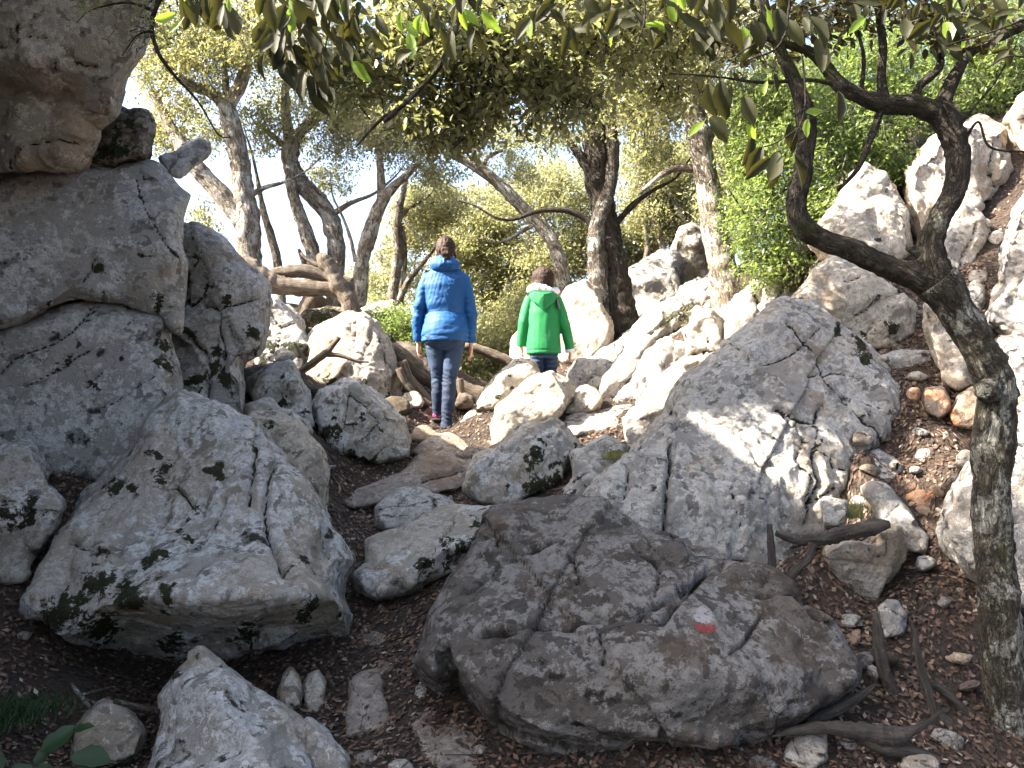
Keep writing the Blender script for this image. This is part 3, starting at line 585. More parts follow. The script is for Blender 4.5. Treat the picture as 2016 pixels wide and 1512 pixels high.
# --- bedrock slope behind the child
B = 'bedrock blocks of the slope behind the child'
rock('cream boulder at the foot of the double oak trunk, right of the child', 8.0,
     [(1098, 600), (1118, 570), (1150, 552), (1178, 568), (1205, 640), (1196, 700), (1160, 720), (1110, 720), (1095, 660)], gy=.1, rim=.2, thick=.8, mat='warm', pts=[(1150, 600, 0), (1165, 660, -.08), (1125, 650, -.02)], group=B)
rock('bright boulder directly behind the child at waist height', 8.3,
     [(1005, 720), (1012, 670), (1030, 640), (1060, 640), (1110, 680), (1130, 720), (1100, 760), (1030, 770)], gy=.1, rim=.2, thick=.6, mat='warm', group=B)
rock('brown knob of rock between the two big oak trunks', 9.4,
     [(1316, 545), (1322, 480), (1340, 450), (1365, 440), (1386, 452), (1398, 500), (1402, 560), (1330, 570)], gy=.05, rim=.18, thick=.7, mat='over', group=B)
rock('grey rounded bedrock hump left of the brown knob', 9.0,
     [(1222, 600), (1232, 540), (1262, 510), (1300, 490), (1330, 500), (1345, 540), (1345, 600), (1300, 630), (1235, 640)], gy=.2, rim=.2, thick=.8, mat='bed', group=B)
rock('layered bedrock slab descending below the right oak trunk', 7.9,
     [(1175, 720), (1210, 680), (1255, 640), (1300, 600), (1350, 570), (1410, 545), (1430, 580), (1400, 620), (1345, 660), (1290, 700), (1230, 740)], gy=.35, rim=.1, thick=.7, mat='bed', flute=.05, smooth=2, group=B, name='rock_shelf',
     cracks=[(3, .05, [(1230, 690), (1290, 650), (1350, 610), (1400, 590)]), (3, .05, [(1220, 720), (1290, 670), (1345, 640)])])
rock('long leaning slab of pale bedrock reaching up beside the right oak', 7.2,
     [(1385, 650), (1400, 620), (1440, 590), (1480, 555), (1508, 520), (1530, 535), (1520, 590), (1490, 640), (1440, 670), (1400, 690)], gy=.15, rim=.12, thick=.6, mat='bed', group=B, cracks=[(3, .03, [(1480, 560), (1495, 610), (1470, 650)])])
rock('broken block of bedrock next to the bright green shrub', 6.9,
     [(1490, 610), (1500, 565), (1530, 540), (1575, 545), (1585, 590), (1560, 640), (1510, 660)], gy=.15, rim=.12, thick=.5, mat='bed', group=B, cracks=[(3, .04, [(1545, 550), (1535, 590), (1515, 630)])])
rock('yellowish cracked block perched in the middle of the bedrock slope', 6.75,
     [(1342, 712), (1348, 655), (1366, 622), (1400, 612), (1418, 628), (1428, 660), (1420, 695), (1385, 725)], gy=.08, pts=[(1380, 650, 0), (1395, 680, -.06), (1360, 680, -.03)], rim=.12, thick=.5, mat='warm', group=B, cracks=[(2, .03, [(1385, 650), (1395, 670), (1385, 700)]), (3, .03, [(1350, 700), (1390, 690), (1425, 700)])])
rock('small grey block right of the yellowish cracked block', 6.7,
     [(1422, 690), (1428, 650), (1450, 618), (1480, 606), (1502, 620), (1500, 655), (1478, 690), (1440, 710)], gy=.08, rim=.12, thick=.4, mat='bed', group=B)
rock('sunlit warm boulder between the bright block and the yellowish block', 6.25,
     [(1252, 800), (1275, 765), (1310, 735), (1350, 705), (1385, 700), (1405, 715), (1375, 745), (1340, 790), (1315, 825), (1270, 830)], gy=.2, pts=[(1310, 770, -.05), (1350, 735, -.02)], rim=.12, thick=.5, mat='warm', group=B)
rock('white ramp of bedrock descending to the cube of pale rock', 7.0,
     [(1165, 790), (1185, 745), (1215, 700), (1250, 665), (1282, 670), (1270, 710), (1240, 750), (1220, 795)], gy=.25, rim=.1, thick=.5, mat='bed', group=B)
rock('pitted grey bedrock patch above the warm boulder', 6.9,
     [(1205, 800), (1230, 750), (1270, 700), (1320, 670), (1350, 690), (1340, 730), (1300, 760), (1260, 800)], gy=.25, rim=.1, thick=.5, mat='bed', flute=.03, group=B)
rock('rounded grey rock just right of the child behind the white boulder', 7.4,
     [(1110, 770), (1118, 730), (1140, 708), (1180, 702), (1205, 720), (1190, 760), (1160, 785)], gy=.15, rim=.15, thick=.5, mat='bed', group=B)
rock('grey boulder half hidden under the green shrub on the slope', 7.6,
     [(1590, 520), (1600, 470), (1640, 440), (1660, 480), (1640, 540)], gy=.1, rim=.15, thick=.5, mat='bed', group=B)

# ------------------------------------------------------------------ terrain fitted to the foot of the boulders
def rock_plane(r):
    ol = r['outline']
    cx = sum(p[0] for p in ol) / len(ol); cy = sum(p[1] for p in ol) / len(ol)
    gx, gy = r.get('gx', 0) / 100, r.get('gy', .1) / 100
    return cx, cy, (lambda x, y: r['Y0'] + gx * (x - cx) + gy * (cy - y))
ctrl = [P(*q) for q in (
    (-250, 1512, 2.9), (100, 1512, 2.9), (500, 1560, 2.9), (850, 1540, 2.95), (1250, 1540, 2.95), (1700, 1512, 2.9), (2200, 1512, 2.9),
    (60, 1350, 3.4), (450, 1345, 3.75), (650, 1310, 3.85), (200, 1320, 3.85), (760, 1210, 4.25), (1750, 1330, 3.4), (1900, 1350, 3.3), (2100, 1350, 3.3),
    (770, 1180, 4.4), (690, 1060, 5.0), (660, 940, 5.55), (620, 880, 5.9), (140, 940, 4.55), (20, 960, 4.5), (-250, 930, 4.5), (1000, 1010, 5.1),
    (900, 840, 6.95), (860, 835, 6.95), (940, 790, 7.5), (1180, 865, 5.9), (1230, 850, 6.0), (1210, 785, 7.0), (1740, 920, 4.5), (1850, 870, 4.8), (1730, 1060, 4.15), (1640, 1150, 4.35), (1690, 1230, 3.95), (1830, 1150, 3.9),
    (540, 740, 6.7), (560, 690, 7.3), (640, 640, 8.4), (740, 620, 9.0), (560, 600, 9.2), (850, 745, 8.2), (930, 745, 8.6), (1050, 770, 7.7), (1080, 790, 7.35), (1040, 795, 7.3), (1075, 812, 7.3), (985, 812, 6.6),
    (1260, 720, 7.4), (1300, 560, 9.3), (1440, 575, 7.9), (1560, 540, 7.4), (1660, 430, 7.6), (1760, 360, 7.6), (1850, 250, 8.2), (1950, 470, 6.2), (1950, 620, 5.6), (1770, 675, 5.4), (1850, 780, 4.95), (2150, 900, 4.4))]
ctrl += [Vector(q) for q in ((0, 0, 0), (-3, 0.3, .3), (3, 0.3, .2), (0, -5, -1.2), (-6, -4, .0), (6, -4, .3), (-6, 4, 2.6), (-5, 8, 2.6), (7, 4, 4.2), (7, 9, 6.0), (6, 2, 2.2), (-3.2, 10.6, 2.2), (-1, 10.5, 1.2), (.4, 11, .7),
         (2.4, 11, 2.6), (5, 12, 5.6), (-7, 14, 0), (0, 15, -.8), (4, 16, 2.5), (9, 16, 6), (-20, 20, -5), (0, 25, -5), (20, 25, 5), (-40, 40, -16), (40, 40, 2), (0, 60, -18), (-60, 0, -6), (60, 0, 16), (0, -60, -10), (-30, 0, 0), (30, 0, 12),
         (-200, 0, -40), (200, 0, 0), (0, 200, -50), (0, -200, -40), (200, 200, -40), (-200, 200, -60), (200, -200, -40), (-200, -200, -60))]
for r in ROCKS:
    if not r.get('ground', True): continue
    cx, cy, pl = rock_plane(r)
    low = sorted(r['outline'], key=lambda p: -p[1])[:2]
    for p in low:
        if p[1] > 1512 or not -100 < p[0] < 2116: continue
        q = P(p[0], p[1] - 6, pl(p[0], p[1]) + r.get('contact', .5 * (r.get('rim') or .1)))
        ctrl.append(q + Vector((0, 0, -.06 if r.get('gy', .1) > .3 else 0)))
CX = np.array([[c.x, c.y] for c in ctrl]); CZ = np.array([c.z for c in ctrl])
def tps(d2):
    return 0.5 * d2 * np.log(np.maximum(d2, 1e-9))
_n = len(CX)
_K = tps(((CX[:, None] - CX[None]) ** 2).sum(2)) + np.eye(_n) * 0.03
_Q = np.hstack([np.ones((_n, 1)), CX])
_W = np.linalg.solve(np.block([[_K, _Q], [_Q.T, np.zeros((3, 3))]]), np.concatenate([CZ, np.zeros(3)]))
def ground_z(xy):
    xy = np.asarray(xy, dtype=np.float64)
    out = np.empty(len(xy))
    for i in range(0, len(xy), 20000):
        q = xy[i:i + 20000]
        out[i:i + 20000] = tps(((q[:, None] - CX[None]) ** 2).sum(2)) @ _W[:_n] + _W[_n] + q @ _W[_n + 1:]
    return out
def ground_detail(xy):
    p = np.stack([xy[:, 0], xy[:, 1], np.zeros(len(xy))], 1)
    return 0.035 * fbm(p * 2.2, 3) + 0.012 * fbm(p * 11.0, 3)
def gz(x, y):
    return float(ground_z([[x, y]])[0])
def graded(a, b, step, far):
    core = list(np.arange(a, b + step / 2, step)); out = []
    d, p = step, core[-1]
    while p < far:
        d *= 1.25; p += d; out.append(p)
    lo, d, p = [], step, core[0]
    while p > -far:
        d *= 1.25; p -= d; lo.append(p)
    return np.array(lo[::-1] + core + out)
gxs, gys = graded(-3.6, 4.4, .045, 400), graded(2.2, 9.5, .045, 400)
GX, GY = np.meshgrid(gxs, gys)
gxy = np.stack([GX.ravel(), GY.ravel()], 1)
core = (np.abs(gxy[:, 0]) < 8) & (gxy[:, 1] > -3) & (gxy[:, 1] < 14)
gzv = ground_z(gxy) + ground_detail(gxy) * core
nx, ny = len(gxs), len(gys)
ii = (np.arange(ny - 1)[:, None] * nx + np.arange(nx - 1)[None]).ravel()
gfaces = np.stack([ii, ii + 1, ii + nx + 1, ii + nx], 1)
g = mesh_obj('ground', np.column_stack([gxy, gzv]), gfaces, M['soil'])
tag(g, kind='structure')

# ------------------------------------------------------------------ boulders: build
def inside_poly(x, y, poly):
    c = False; n = len(poly)
    for i in range(n):
        x1, y1 = poly[i][:2]; x2, y2 = poly[i - 1][:2]
        if (y1 > y) != (y2 > y) and x < (x2 - x1) * (y - y1) / (y2 - y1) + x1: c = not c
    return c
def seg_dist(px, py, pts):
    d = np.full(len(px), 1e9)
    for (x1, y1), (x2, y2) in zip(pts[:-1], pts[1:]):
        dx, dy = x2 - x1, y2 - y1
        t = np.clip(((px - x1) * dx + (py - y1) * dy) / (dx * dx + dy * dy + 1e-9), 0, 1)
        d = np.minimum(d, np.hypot(px - x1 - t * dx, py - y1 - t * dy))
    return d
def weather(me, r, size, seed):
    """Give a boulder its relief: facets, ledges, flutes, cracks, moss cushions."""
    co, no = get_co(me), get_no(me)
    s = min(size, 1.1); amp = r.get('amp', 1.0); so = seed * 13.37
    d = .018 * s * amp * fbm(co * (1.9 / s) + so, 3)
    rs = np.random.default_rng(seed)
    for K, A, tilt in ((22, .55, .34), (110 if len(co) > 9000 else 50, .40, .36)):
        R = .62 * size / math.sqrt(K / 8.0)
        sd = co[rs.integers(0, len(co), K)].astype(np.float32)
        tv = rs.normal(0, tilt / 1.7, (K, 3)).astype(np.float32)
        cc = .24 / R
        q = co + (.25 * R) * np.stack([fbm(co * (1.2 / R) + so + j * 7, 3) for j in range(3)], 1)
        q = q.astype(np.float32)
        best = np.full(len(co), 1e9, dtype=np.float32)
        for i in range(0, len(co), 40000):
            c_ = q[i:i + 40000]
            d2 = (c_ * c_).sum(1)[:, None] + (sd * sd).sum(1)[None] - 2 * c_ @ sd.T
            best[i:i + 40000] = (d2 * cc + c_ @ tv.T - (sd * tv).sum(1)[None]).min(1)
        d += A * amp * np.clip(best - np.median(best), -.15 * s, .10 * s)
    q = fbm(co * (3.4 / s) + so + 9, 3) * 3.0
    fr = q - np.floor(q)
    d += .022 * s * amp * (np.floor(q) + sstep(.4, .6, fr) - q)
    d += .005 * amp * ridged(co * 9.0 + so, 4) + .0040 * fbm(co * 34 + so, 3)
    fl = r.get('flute', 0)
    if fl:
        a = np.stack([co[:, 0] * 9 + co[:, 1] * 5, co[:, 1] * 2.0 + co[:, 0] * .8, (co[:, 2] - co[:, 0] * .4) * 2.0], 1)
        d += fl * ridged(a + 2.0 * fbm(co * 2.5, 2)[:, None], 3) * (.4 + .6 * np.clip(no[:, 2] + .4, 0, 1))
    c = np.abs(fbm(co * (2.4 / s) + so + 31, 4))
    mask = sstep(.08, .35, fbm(co * (1.5 / s) + so + 77, 2))
    crack = np.exp(-(c / .018) ** 2) * mask * .6 * r.get('autoc', 1)
    d -= .020 * s * crack
    ctr = co.mean(0); w = max(.007, .0045 * s)
    for j in range(5):                                  # straight fractures with a small step across each
        nv = rs.normal(0, 1, 3); nv[1] *= .35; nv /= np.linalg.norm(nv)
        off = (co - ctr) @ nv - rs.uniform(-.30, .30) * size + .035 * s * fbm(co * (3.0 / s) + so + 11 * j, 3)
        reach = sstep(-.35, .25, fbm(co * (1.1 / s) + so + 23 * j, 2))
        d += (sstep(-w, w, off) - .5) * rs.uniform(.015, .05) * s * math.sqrt(amp) * reach * rs.choice([-1, 1])
        k = np.exp(-(off / (1.1 * w)) ** 2) * reach
        d -= .010 * s * k; crack = np.maximum(crack, .75 * k)
    px, py = proj(co)
    view = np.array([0, 0, EYE]) - co
    view /= np.linalg.norm(view, axis=1)[:, None]
    front = sstep(-.15, .2, (view * no).sum(1))
    wob = 5.0 * fbm(co * 14 + 3, 3)
    for w, dep, pts in r.get('cracks', ()):
        dd = np.abs(seg_dist(px + wob, py - wob * .7, pts))
        k = np.exp(-(dd / (w * 1.0)) ** 2) * front
        d -= dep * k
        crack = np.maximum(crack, np.exp(-(dd / (w * .75)) ** 2) * front)
    moss = np.zeros(len(co))
    mw, mw2 = 34 * fbm(co * 6 + 50, 3), 34 * fbm(co * 6 + 90, 3)
    for x, y, rad in r.get('moss', ()):
        moss = np.maximum(moss, .95 * np.exp(-((px + mw - x) ** 2 + (py + mw2 - y) ** 2) / (rad * .9) ** 2) * front)
    d += .010 * sstep(.45, .75, moss + .5 * fbm(co * 17, 3)) * (.6 + .8 * noise3(co * 70))
    me.vertices.foreach_set('co', (co + no * d[:, None]).astype(np.float32).ravel())
    me.update()
    attr(me, 'crack', crack); attr(me, 'moss', moss)
    st = np.array([1.0, 1.0, r.get('grain', 1.0)])
    wq = co * st + .06 * np.stack([fbm(co * 6 + 4, 2), fbm(co * 6 + 14, 2), fbm(co * 6 + 24, 2)], 1)
    attr(me, 'mid', 1.25 * fbm(wq * 7 + so, 4, .62)); attr(me, 'stain', 1.3 * fbm(wq * 2.6 + so + 40, 4, .6)); attr(me, 'spot', 1.3 * fbm(wq * 17 + so + 80, 3, .6))
    for nm in ('paint_white', 'paint_red'):
        p = np.zeros(len(co))
        for a, x, y, rad in r.get('paint', ()):
            if a == nm: p = np.maximum(p, .85 * sstep(1.3, .5, np.hypot(px - x, py - y) / rad) * front)
        if r.get('paint'): attr(me, nm, p)
def thin_back(me, vox):
    """Coarser mesh on the side turned away from the viewer."""
    co, no = get_co(me), get_no(me)
    view = np.array([0, 0, EYE]) - co; view /= np.linalg.norm(view, axis=1)[:, None]
    px, py = proj(co)
    back = ((view * no).sum(1) < -.12) | (px < -120) | (px > 2136) | (py < -120) | (py > 1632)
    me.calc_loop_triangles()
    tri = np.empty(len(me.loop_triangles) * 3, dtype=np.int32); me.loop_triangles.foreach_get('vertices', tri)
    tri = tri.reshape(-1, 3)
    key = np.floor(co / (5.0 * vox)).astype(np.int64)
    key = key[:, 0] * 73856093 ^ key[:, 1] * 19349663 ^ key[:, 2] * 83492791
    rep = np.arange(len(co)); bi = np.nonzero(back)[0]
    _, first, inv = np.unique(key[bi], return_index=True, return_inverse=True)
    rep[bi] = bi[first][inv.ravel()]
    tri = rep[tri]
    tri = tri[(tri[:, 0] != tri[:, 1]) & (tri[:, 1] != tri[:, 2]) & (tri[:, 0] != tri[:, 2])]
    used = np.unique(tri); remap = np.full(len(co), -1); remap[used] = np.arange(len(used))
    m2 = bpy.data.meshes.new('rock'); v = co[used].astype(np.float32); f = remap[tri].astype(np.int32)
    m2.vertices.add(len(v)); m2.vertices.foreach_set('co', v.ravel())
    m2.loops.add(f.size); m2.loops.foreach_set('vertex_index', f.ravel())
    m2.polygons.add(len(f)); m2.polygons.foreach_set('loop_start', np.arange(0, f.size, 3, dtype=np.int32)); m2.polygons.foreach_set('loop_total', np.full(len(f), 3, dtype=np.int32))
    m2.update(calc_edges=True); m2.validate()
    for a in me.attributes:
        if a.name in ('crack', 'moss', 'mid', 'stain', 'spot', 'paint_white', 'paint_red'):
            b = np.empty(len(co), dtype=np.float32); a.data.foreach_get('value', b); attr(m2, a.name, b[used])
    bpy.data.meshes.remove(me)
    return m2
def build_rock(r, seed):
    ol = [tuple(p[:2]) for p in r['outline']]
    ody = [p[2] if len(p) > 2 else 0 for p in r['outline']]
    cx, cy, pl = rock_plane(r)
    area = .5 * abs(sum(ol[i - 1][0] * ol[i][1] - ol[i][0] * ol[i - 1][1] for i in range(len(ol))))
    size = math.sqrt(area) * r['Y0'] / FPX
    rim = r.get('rim') or .2 * size
    thick = r.get('thick') or .7 * size
    rr = random.Random(seed)
    pts = list(r.get('pts', ()))
    if not pts:
        for k in range(5):
            p = ol[(k * len(ol)) // 5]; u = rr.uniform(.35, .6)
            pts.append((cx + (p[0] - cx) * u, cy + (p[1] - cy) * u, rr.uniform(-.45, .35) * rim))
    pts = [p for p in pts if inside_poly(p[0], p[1], ol)]
    n = len(ol)
    px_size = math.sqrt(area); aux = []
    for p in ol:
        dx, dy = cx - p[0], cy - p[1]; L = math.hypot(dx, dy) + 1e-6
        e = min(.16 * L, .07 * px_size, 26)
        q = (p[0] + dx / L * e, p[1] + dy / L * e)
        if not inside_poly(q[0], q[1], ol): continue
        w = [(1 / ((a[0] - q[0]) ** 2 + (a[1] - q[1]) ** 2 + 30) ** 1.3, a[2]) for a in pts]
        aux.append((q[0], q[1], sum(i * j for i, j in w) / sum(i for i, j in w) + .12 * rim + rr.uniform(-.06, .10) * rim))
    pts = pts + aux
    vs2 = [Vector(p) for p in ol] + [Vector(p[:2]) for p in pts]
    res = delaunay_2d_cdt(vs2, [(i, (i + 1) % n) for i in range(n)], [list(range(n))], 1, 1e-5)
    V2, F = res[0], res[2]
    orig = res[3]
    V = []
    for i, v in enumerate(V2):
        o = orig[i]
        k = o[0] if o else -1
        Y = pl(v.x, v.y) + (pts[k - n][2] if k >= n else rim + (ody[k] if k >= 0 else 0))
        V.append(P(v.x, v.y, Y))
    idx = {}
    for i, o in enumerate(orig):
        for k in o: idx[k] = i
    ring = [idx[i] for i in range(n)]
    faces = [tuple(f) for f in F]
    ymax = max(p[1] for p in ol); ymin = min(p[1] for p in ol)
    def back(scale, dep, sink):
        base = len(V)
        for p, od in zip(ol, ody):
            x, y = cx + (p[0] - cx) * scale, cy + (p[1] - cy) * scale
            q = P(x, y, pl(p[0], p[1]) + rim + max(dep, od + .05))
            low = max(0, (p[1] - cy) / (ymax - cy + 1e-6))
            q.z -= sink * low
            V.append(q)
        return list(range(base, base + n))
    r1 = back(.99, .45 * thick, .10 * size if r.get('ground', True) else 0)
    r2 = back(.72, thick, .35 * size if r.get('ground', True) else 0)
    ar = sum(ol[i - 1][0] * ol[i][1] - ol[i][0] * ol[i - 1][1] for i in range(n))
    for a, b in ((ring, r1), (r1, r2)):
        for i in range(n):
            j = (i + 1) % n
            faces.append((a[i], a[j], b[j]) if True else None); faces.append((a[i], b[j], b[i]))
    bm = bmesh.new()
    bv = [bm.verts.new(v) for v in V]
    for f in faces:
        try: bm.faces.new([bv[i] for i in f])
        except ValueError: pass
    cap = bm.faces.new([bv[i] for i in r2])
    bmesh.ops.triangulate(bm, faces=[cap])
    bmesh.ops.recalc_face_normals(bm, faces=bm.faces[:])
    bm.verts.index_update()
    vv = [tuple(v.co) for v in bm.verts]; ff = [tuple(v.index for v in f.verts) for f in bm.faces]
    bm.free()
    vox = max(5.4, r.get('vox', 5.4)) * r['Y0'] / FPX
    me = remesh(vv, ff, vox, 1)
    weather(me, r, size, seed)
    me = thin_back(me, vox)
    co = get_co(me)
    org = Vector((float(co[:, 0].mean()), float(co[:, 1].mean()), float(co[:, 2].min())))
    o = finish(r.get('name', 'boulder'), me, M[r.get('mat', 'bed')], origin=org)
    tag(o, r['label'], 'stone' if r.get('name') in ('stone', 'step_stone') else 'rock', r.get('group'))
    return o
TRIS = 0
for k, r in enumerate(ROCKS):
    o = build_rock(r, k + 1)
    TRIS += len(o.data.polygons)
print('ROCK TRIS', TRIS)
# unseen cliff block added left of the picture to shade the foreground
def hull_rock(label, pts, mat, vox, seed, name='cliff', **kw):
    bm = bmesh.new()
    for p in pts: bm.verts.new(p)
    bmesh.ops.convex_hull(bm, input=bm.verts)
    bmesh.ops.triangulate(bm, faces=bm.faces[:])
    loose = [v for v in bm.verts if not v.link_faces]
    bmesh.ops.delete(bm, geom=loose, context='VERTS')
    bmesh.ops.recalc_face_normals(bm, faces=bm.faces[:])
    bm.verts.index_update()
    vv = [tuple(v.co) for v in bm.verts]; ff = [tuple(v.index for v in f.verts) for f in bm.faces]
    bm.free()
    me = remesh(vv, ff, vox, 3)
    weather(me, kw, 1.2, seed)
    co = get_co(me)
    o = finish(name, me, M[mat], origin=Vector((float(co[:, 0].mean()), float(co[:, 1].mean()), float(co[:, 2].min()))))
    return tag(o, label, 'rock')
hull_rock('unseen tall cliff block added on the left to shade the foreground',
          [(-2.5, .9, 0), (-3.0, 4.2, 0), (-6, 4.4, 0), (-6, .5, 0), (-2.55, 1.0, 2.5), (-3.0, 4.2, 3.3), (-2.75, 1.2, 4.7), (-3.1, 4.15, 5.45), (-6, 4.2, 6.4), (-6, .6, 5.7), (-4, 2, 6.4)], 'cliff', .045, 301)
hull_rock('backing rock added behind the left cliff to close its long crack',
          [(-2.5, 5.7, .8), (-2.5, 5.7, 2.9), (-4.6, 5.5, .8), (-4.6, 5.5, 2.9), (-2.6, 6.5, .8), (-2.6, 6.5, 2.8), (-4.6, 6.5, .8), (-4.6, 6.5, 2.9)], 'over', .05, 302, name='boulder')  # added backing, keeps sky from showing through between the slabs
# ------------------------------------------------------------------ wood: trunks, limbs, logs
def spline(pts, step):
    """Catmull-Rom through (x, y, Y, width) control points; resampled."""
    a = np.array(pts, dtype=float)
    a = np.vstack([2 * a[0] - a[1], a, 2 * a[-1] - a[-2]])
    out = []
    for i in range(1, len(a) - 2):
        n = max(2, int(np.hypot(*(a[i + 1, :2] - a[i, :2])) / step))
        for k in range(n):
            t = k / n
            p0, p1, p2, p3 = a[i - 1:i + 3]
            out.append(.5 * (2 * p1 + (p2 - p0) * t + (2 * p0 - 5 * p1 + 4 * p2 - p3) * t * t + (3 * p1 - p0 - 3 * p2 + p3) * t ** 3))
    out.append(a[-2])
    return np.array(out)
def tube(pts, sides=14, step=7.0, rough=.10, knots=0.0, seed=0, tip=True):
    """A limb: control points (x, y, Y, width in picture units) become a tapered knobbly tube."""
    c = spline(pts, step)
    cen = Pn(c[:, :3]); rad = np.maximum(c[:, 3], .8) * .5 * c[:, 2] / FPX
    n = len(cen)
    tan = np.gradient(cen, axis=0); tan /= np.linalg.norm(tan, axis=1)[:, None] + 1e-9
    ref = np.array([0.0, 1.0, 0.05])
    u = np.cross(tan, ref); u /= np.linalg.norm(u, axis=1)[:, None] + 1e-9
    w = np.cross(tan, u)
    ang = np.linspace(0, 2 * np.pi, sides, endpoint=False)
    ring = cen[:, None] + rad[:, None, None] * (np.cos(ang)[None, :, None] * u[:, None] + np.sin(ang)[None, :, None] * w[:, None])
    v = ring.reshape(-1, 3)
    cc = np.repeat(cen, sides, 0); rr = np.repeat(rad, sides)
    dirv = (v - cc) / rr[:, None]
    f = .9 / np.maximum(rr, .012)
    d = rough * rr * (fbm(v * np.minimum(f, 40)[:, None] * .6 + seed, 3) * 1.2 + .55 * ridged(v * np.minimum(f * 2.2, 60)[:, None] + seed, 2))
    if knots: d += knots * rr * np.clip(fbm(v * 6 + seed, 2) * 2.2 - .5, 0, 1)
    v = v + dirv * d[:, None]
    i = np.arange(n - 1)[:, None] * sides; j = np.arange(sides)[None]; j2 = (j + 1) % sides
    faces = np.stack([i + j, i + j2, i + sides + j2, i + sides + j], 2).reshape(-1, 4)
    a, b = len(v), len(v) + 1
    v = np.vstack([v, cen[0], cen[-1]])
    faces = faces.tolist()
    for k in range(sides):
        faces.append([a, (k + 1) % sides, k])
        faces.append([b, (n - 1) * sides + k, (n - 1) * sides + (k + 1) % sides])
    al = np.concatenate([[0], np.cumsum(np.linalg.norm(np.diff(cen, axis=0), axis=1))])
    lc = np.stack([(np.cos(ang)[None] * rad[:, None]).ravel(), (np.sin(ang)[None] * rad[:, None]).ravel(), np.repeat(al, sides)], 1)
    return v, faces, np.vstack([lc, [0, 0, 0], [0, 0, al[-1]]]) + seed
def limb(name, pts, mat, parent=None, **kw):
    v, f, lc = tube(pts, **kw)
    o = mesh_obj(name, v, f, mat, parent)
    a = o.data.attributes.new('limb', 'FLOAT_VECTOR', 'POINT'); a.data.foreach_set('vector', lc.astype(np.float32).ravel())
    return o

# ------------------------------------------------------------------ leaves
def leaf_template(kind):
    if kind == 'fine':
        v = np.array([[0, 0, 0], [.24, .5, .03], [0, 1, -.04], [-.24, .5, .03]])
        f = np.array([[0, 1, 2], [0, 2, 3]])
    else:
        v = np.array([[0, 0, 0], [.20, .22, .05], [.25, .55, .05], [.12, .85, .0], [0, 1, -.06], [-.12, .85, .0], [-.25, .55, .05], [-.20, .22, .05], [0, .5, -.02]])
        f = np.array([[0, 1, 8], [1, 2, 8], [2, 3, 8], [3, 4, 8], [4, 5, 8], [5, 6, 8], [6, 7, 8], [7, 0, 8]])
    return v, f
def leaf_cloud(name, pos, size, mat, parent=None, kind='fine', rng=RNG, droop=.3, flat=.45, tone=None, width=1.0):
    """One mesh of many separate leaf blades."""
    n = len(pos); tv, tf = leaf_template(kind)
    tv = tv * np.array([width, 1, 1])
    d = rng.normal(0, 1, (n, 3)); d[:, 2] -= droop; d /= np.linalg.norm(d, axis=1)[:, None]
    up = rng.normal(0, flat, (n, 3)); up[:, 2] += 1
    u = np.cross(d, up); u /= np.linalg.norm(u, axis=1)[:, None] + 1e-9
    w = np.cross(u, d)
    sz = size * rng.uniform(.65, 1.3, n)
    v = pos[:, None] + sz[:, None, None] * (tv[None, :, 0:1] * u[:, None] + tv[None, :, 1:2] * d[:, None] + tv[None, :, 2:3] * w[:, None])
    k = len(tv)
    f = (np.arange(n)[:, None, None] * k + tf[None]).reshape(-1, 3)
    o = mesh_obj(name, v.reshape(-1, 3), f, mat, parent, smooth=(kind != 'fine'))
    tn = rng.uniform(0, 1, n) if tone is None else tone
    attr(o.data, 'tone', np.repeat(tn, len(tf)), 'FACE')
    return o
def clumps(specs, per=26, twig=.16, rng=RNG, links=None):
    """Leaf positions: (x, y, Y, rx, ry, rY, leaves) clouds broken up into twig-tip tufts."""
    out, tones = [], []
    for x, y, Y, rx, ry, rY, cnt in specs:
        nt = max(1, int(cnt / per))
        q = rng.normal(0, 1, (nt, 3)); q /= np.linalg.norm(q, axis=1)[:, None]
        q *= (rng.uniform(0, 1, nt) ** .42)[:, None]
        c = Pn(np.stack([x + q[:, 0] * rx, y + q[:, 1] * ry, Y + q[:, 2] * rY], 1))
        ax = rng.normal(0, 1, (nt, 3)); ax[:, 2] = ax[:, 2] * .4 - .15; ax /= np.linalg.norm(ax, axis=1)[:, None]
        tl = twig * rng.uniform(.6, 1.5, nt)
        t = rng.uniform(-1, 1, (nt, per))
        p = c[:, None] + ax[:, None] * (t * tl[:, None])[..., None] + rng.normal(0, .22, (nt, per, 3)) * tl[:, None, None]
        out.append(p.reshape(-1, 3))
        if links is not None:
            k = RNG.uniform(.15, .6, nt)[:, None]
            ctr = np.array(P(x, y, Y))
            links.append(np.stack([c + (ctr - c) * k + RNG.normal(0, .05, (nt, 3)), c, c + ax * tl[:, None]], 1))
        tones.append(np.clip(np.repeat(rng.uniform(.1, .9, nt), per) + rng.normal(0, .18, nt * per), 0, 1))
    return np.concatenate(out), np.concatenate(tones)
def twig_mesh(name, links, rad, mat, parent):
    """Thin twigs running to the leaf tufts."""
    L = np.concatenate(links); n = len(L)
    r_ = np.array([1.0, .7, .3]) * rad
    off = np.array([[1, 0, 0], [-.5, .5, .7], [-.5, -.5, -.7]])
    v = L[:, :, None] + off[None, None] * r_[None, :, None, None]
    f = []
    for a in (0, 3):
        for k in range(3): f.append([a + k, a + (k + 1) % 3, a + 3 + (k + 1) % 3, a + 3 + k])
    f = (np.arange(n)[:, None, None] * 9 + np.array(f)[None]).reshape(-1, 4)
    return tag(mesh_obj(name, v.reshape(-1, 3), f, mat, parent), kind='stuff')
def base_of(pts):
    return P(*pts[0][:3])
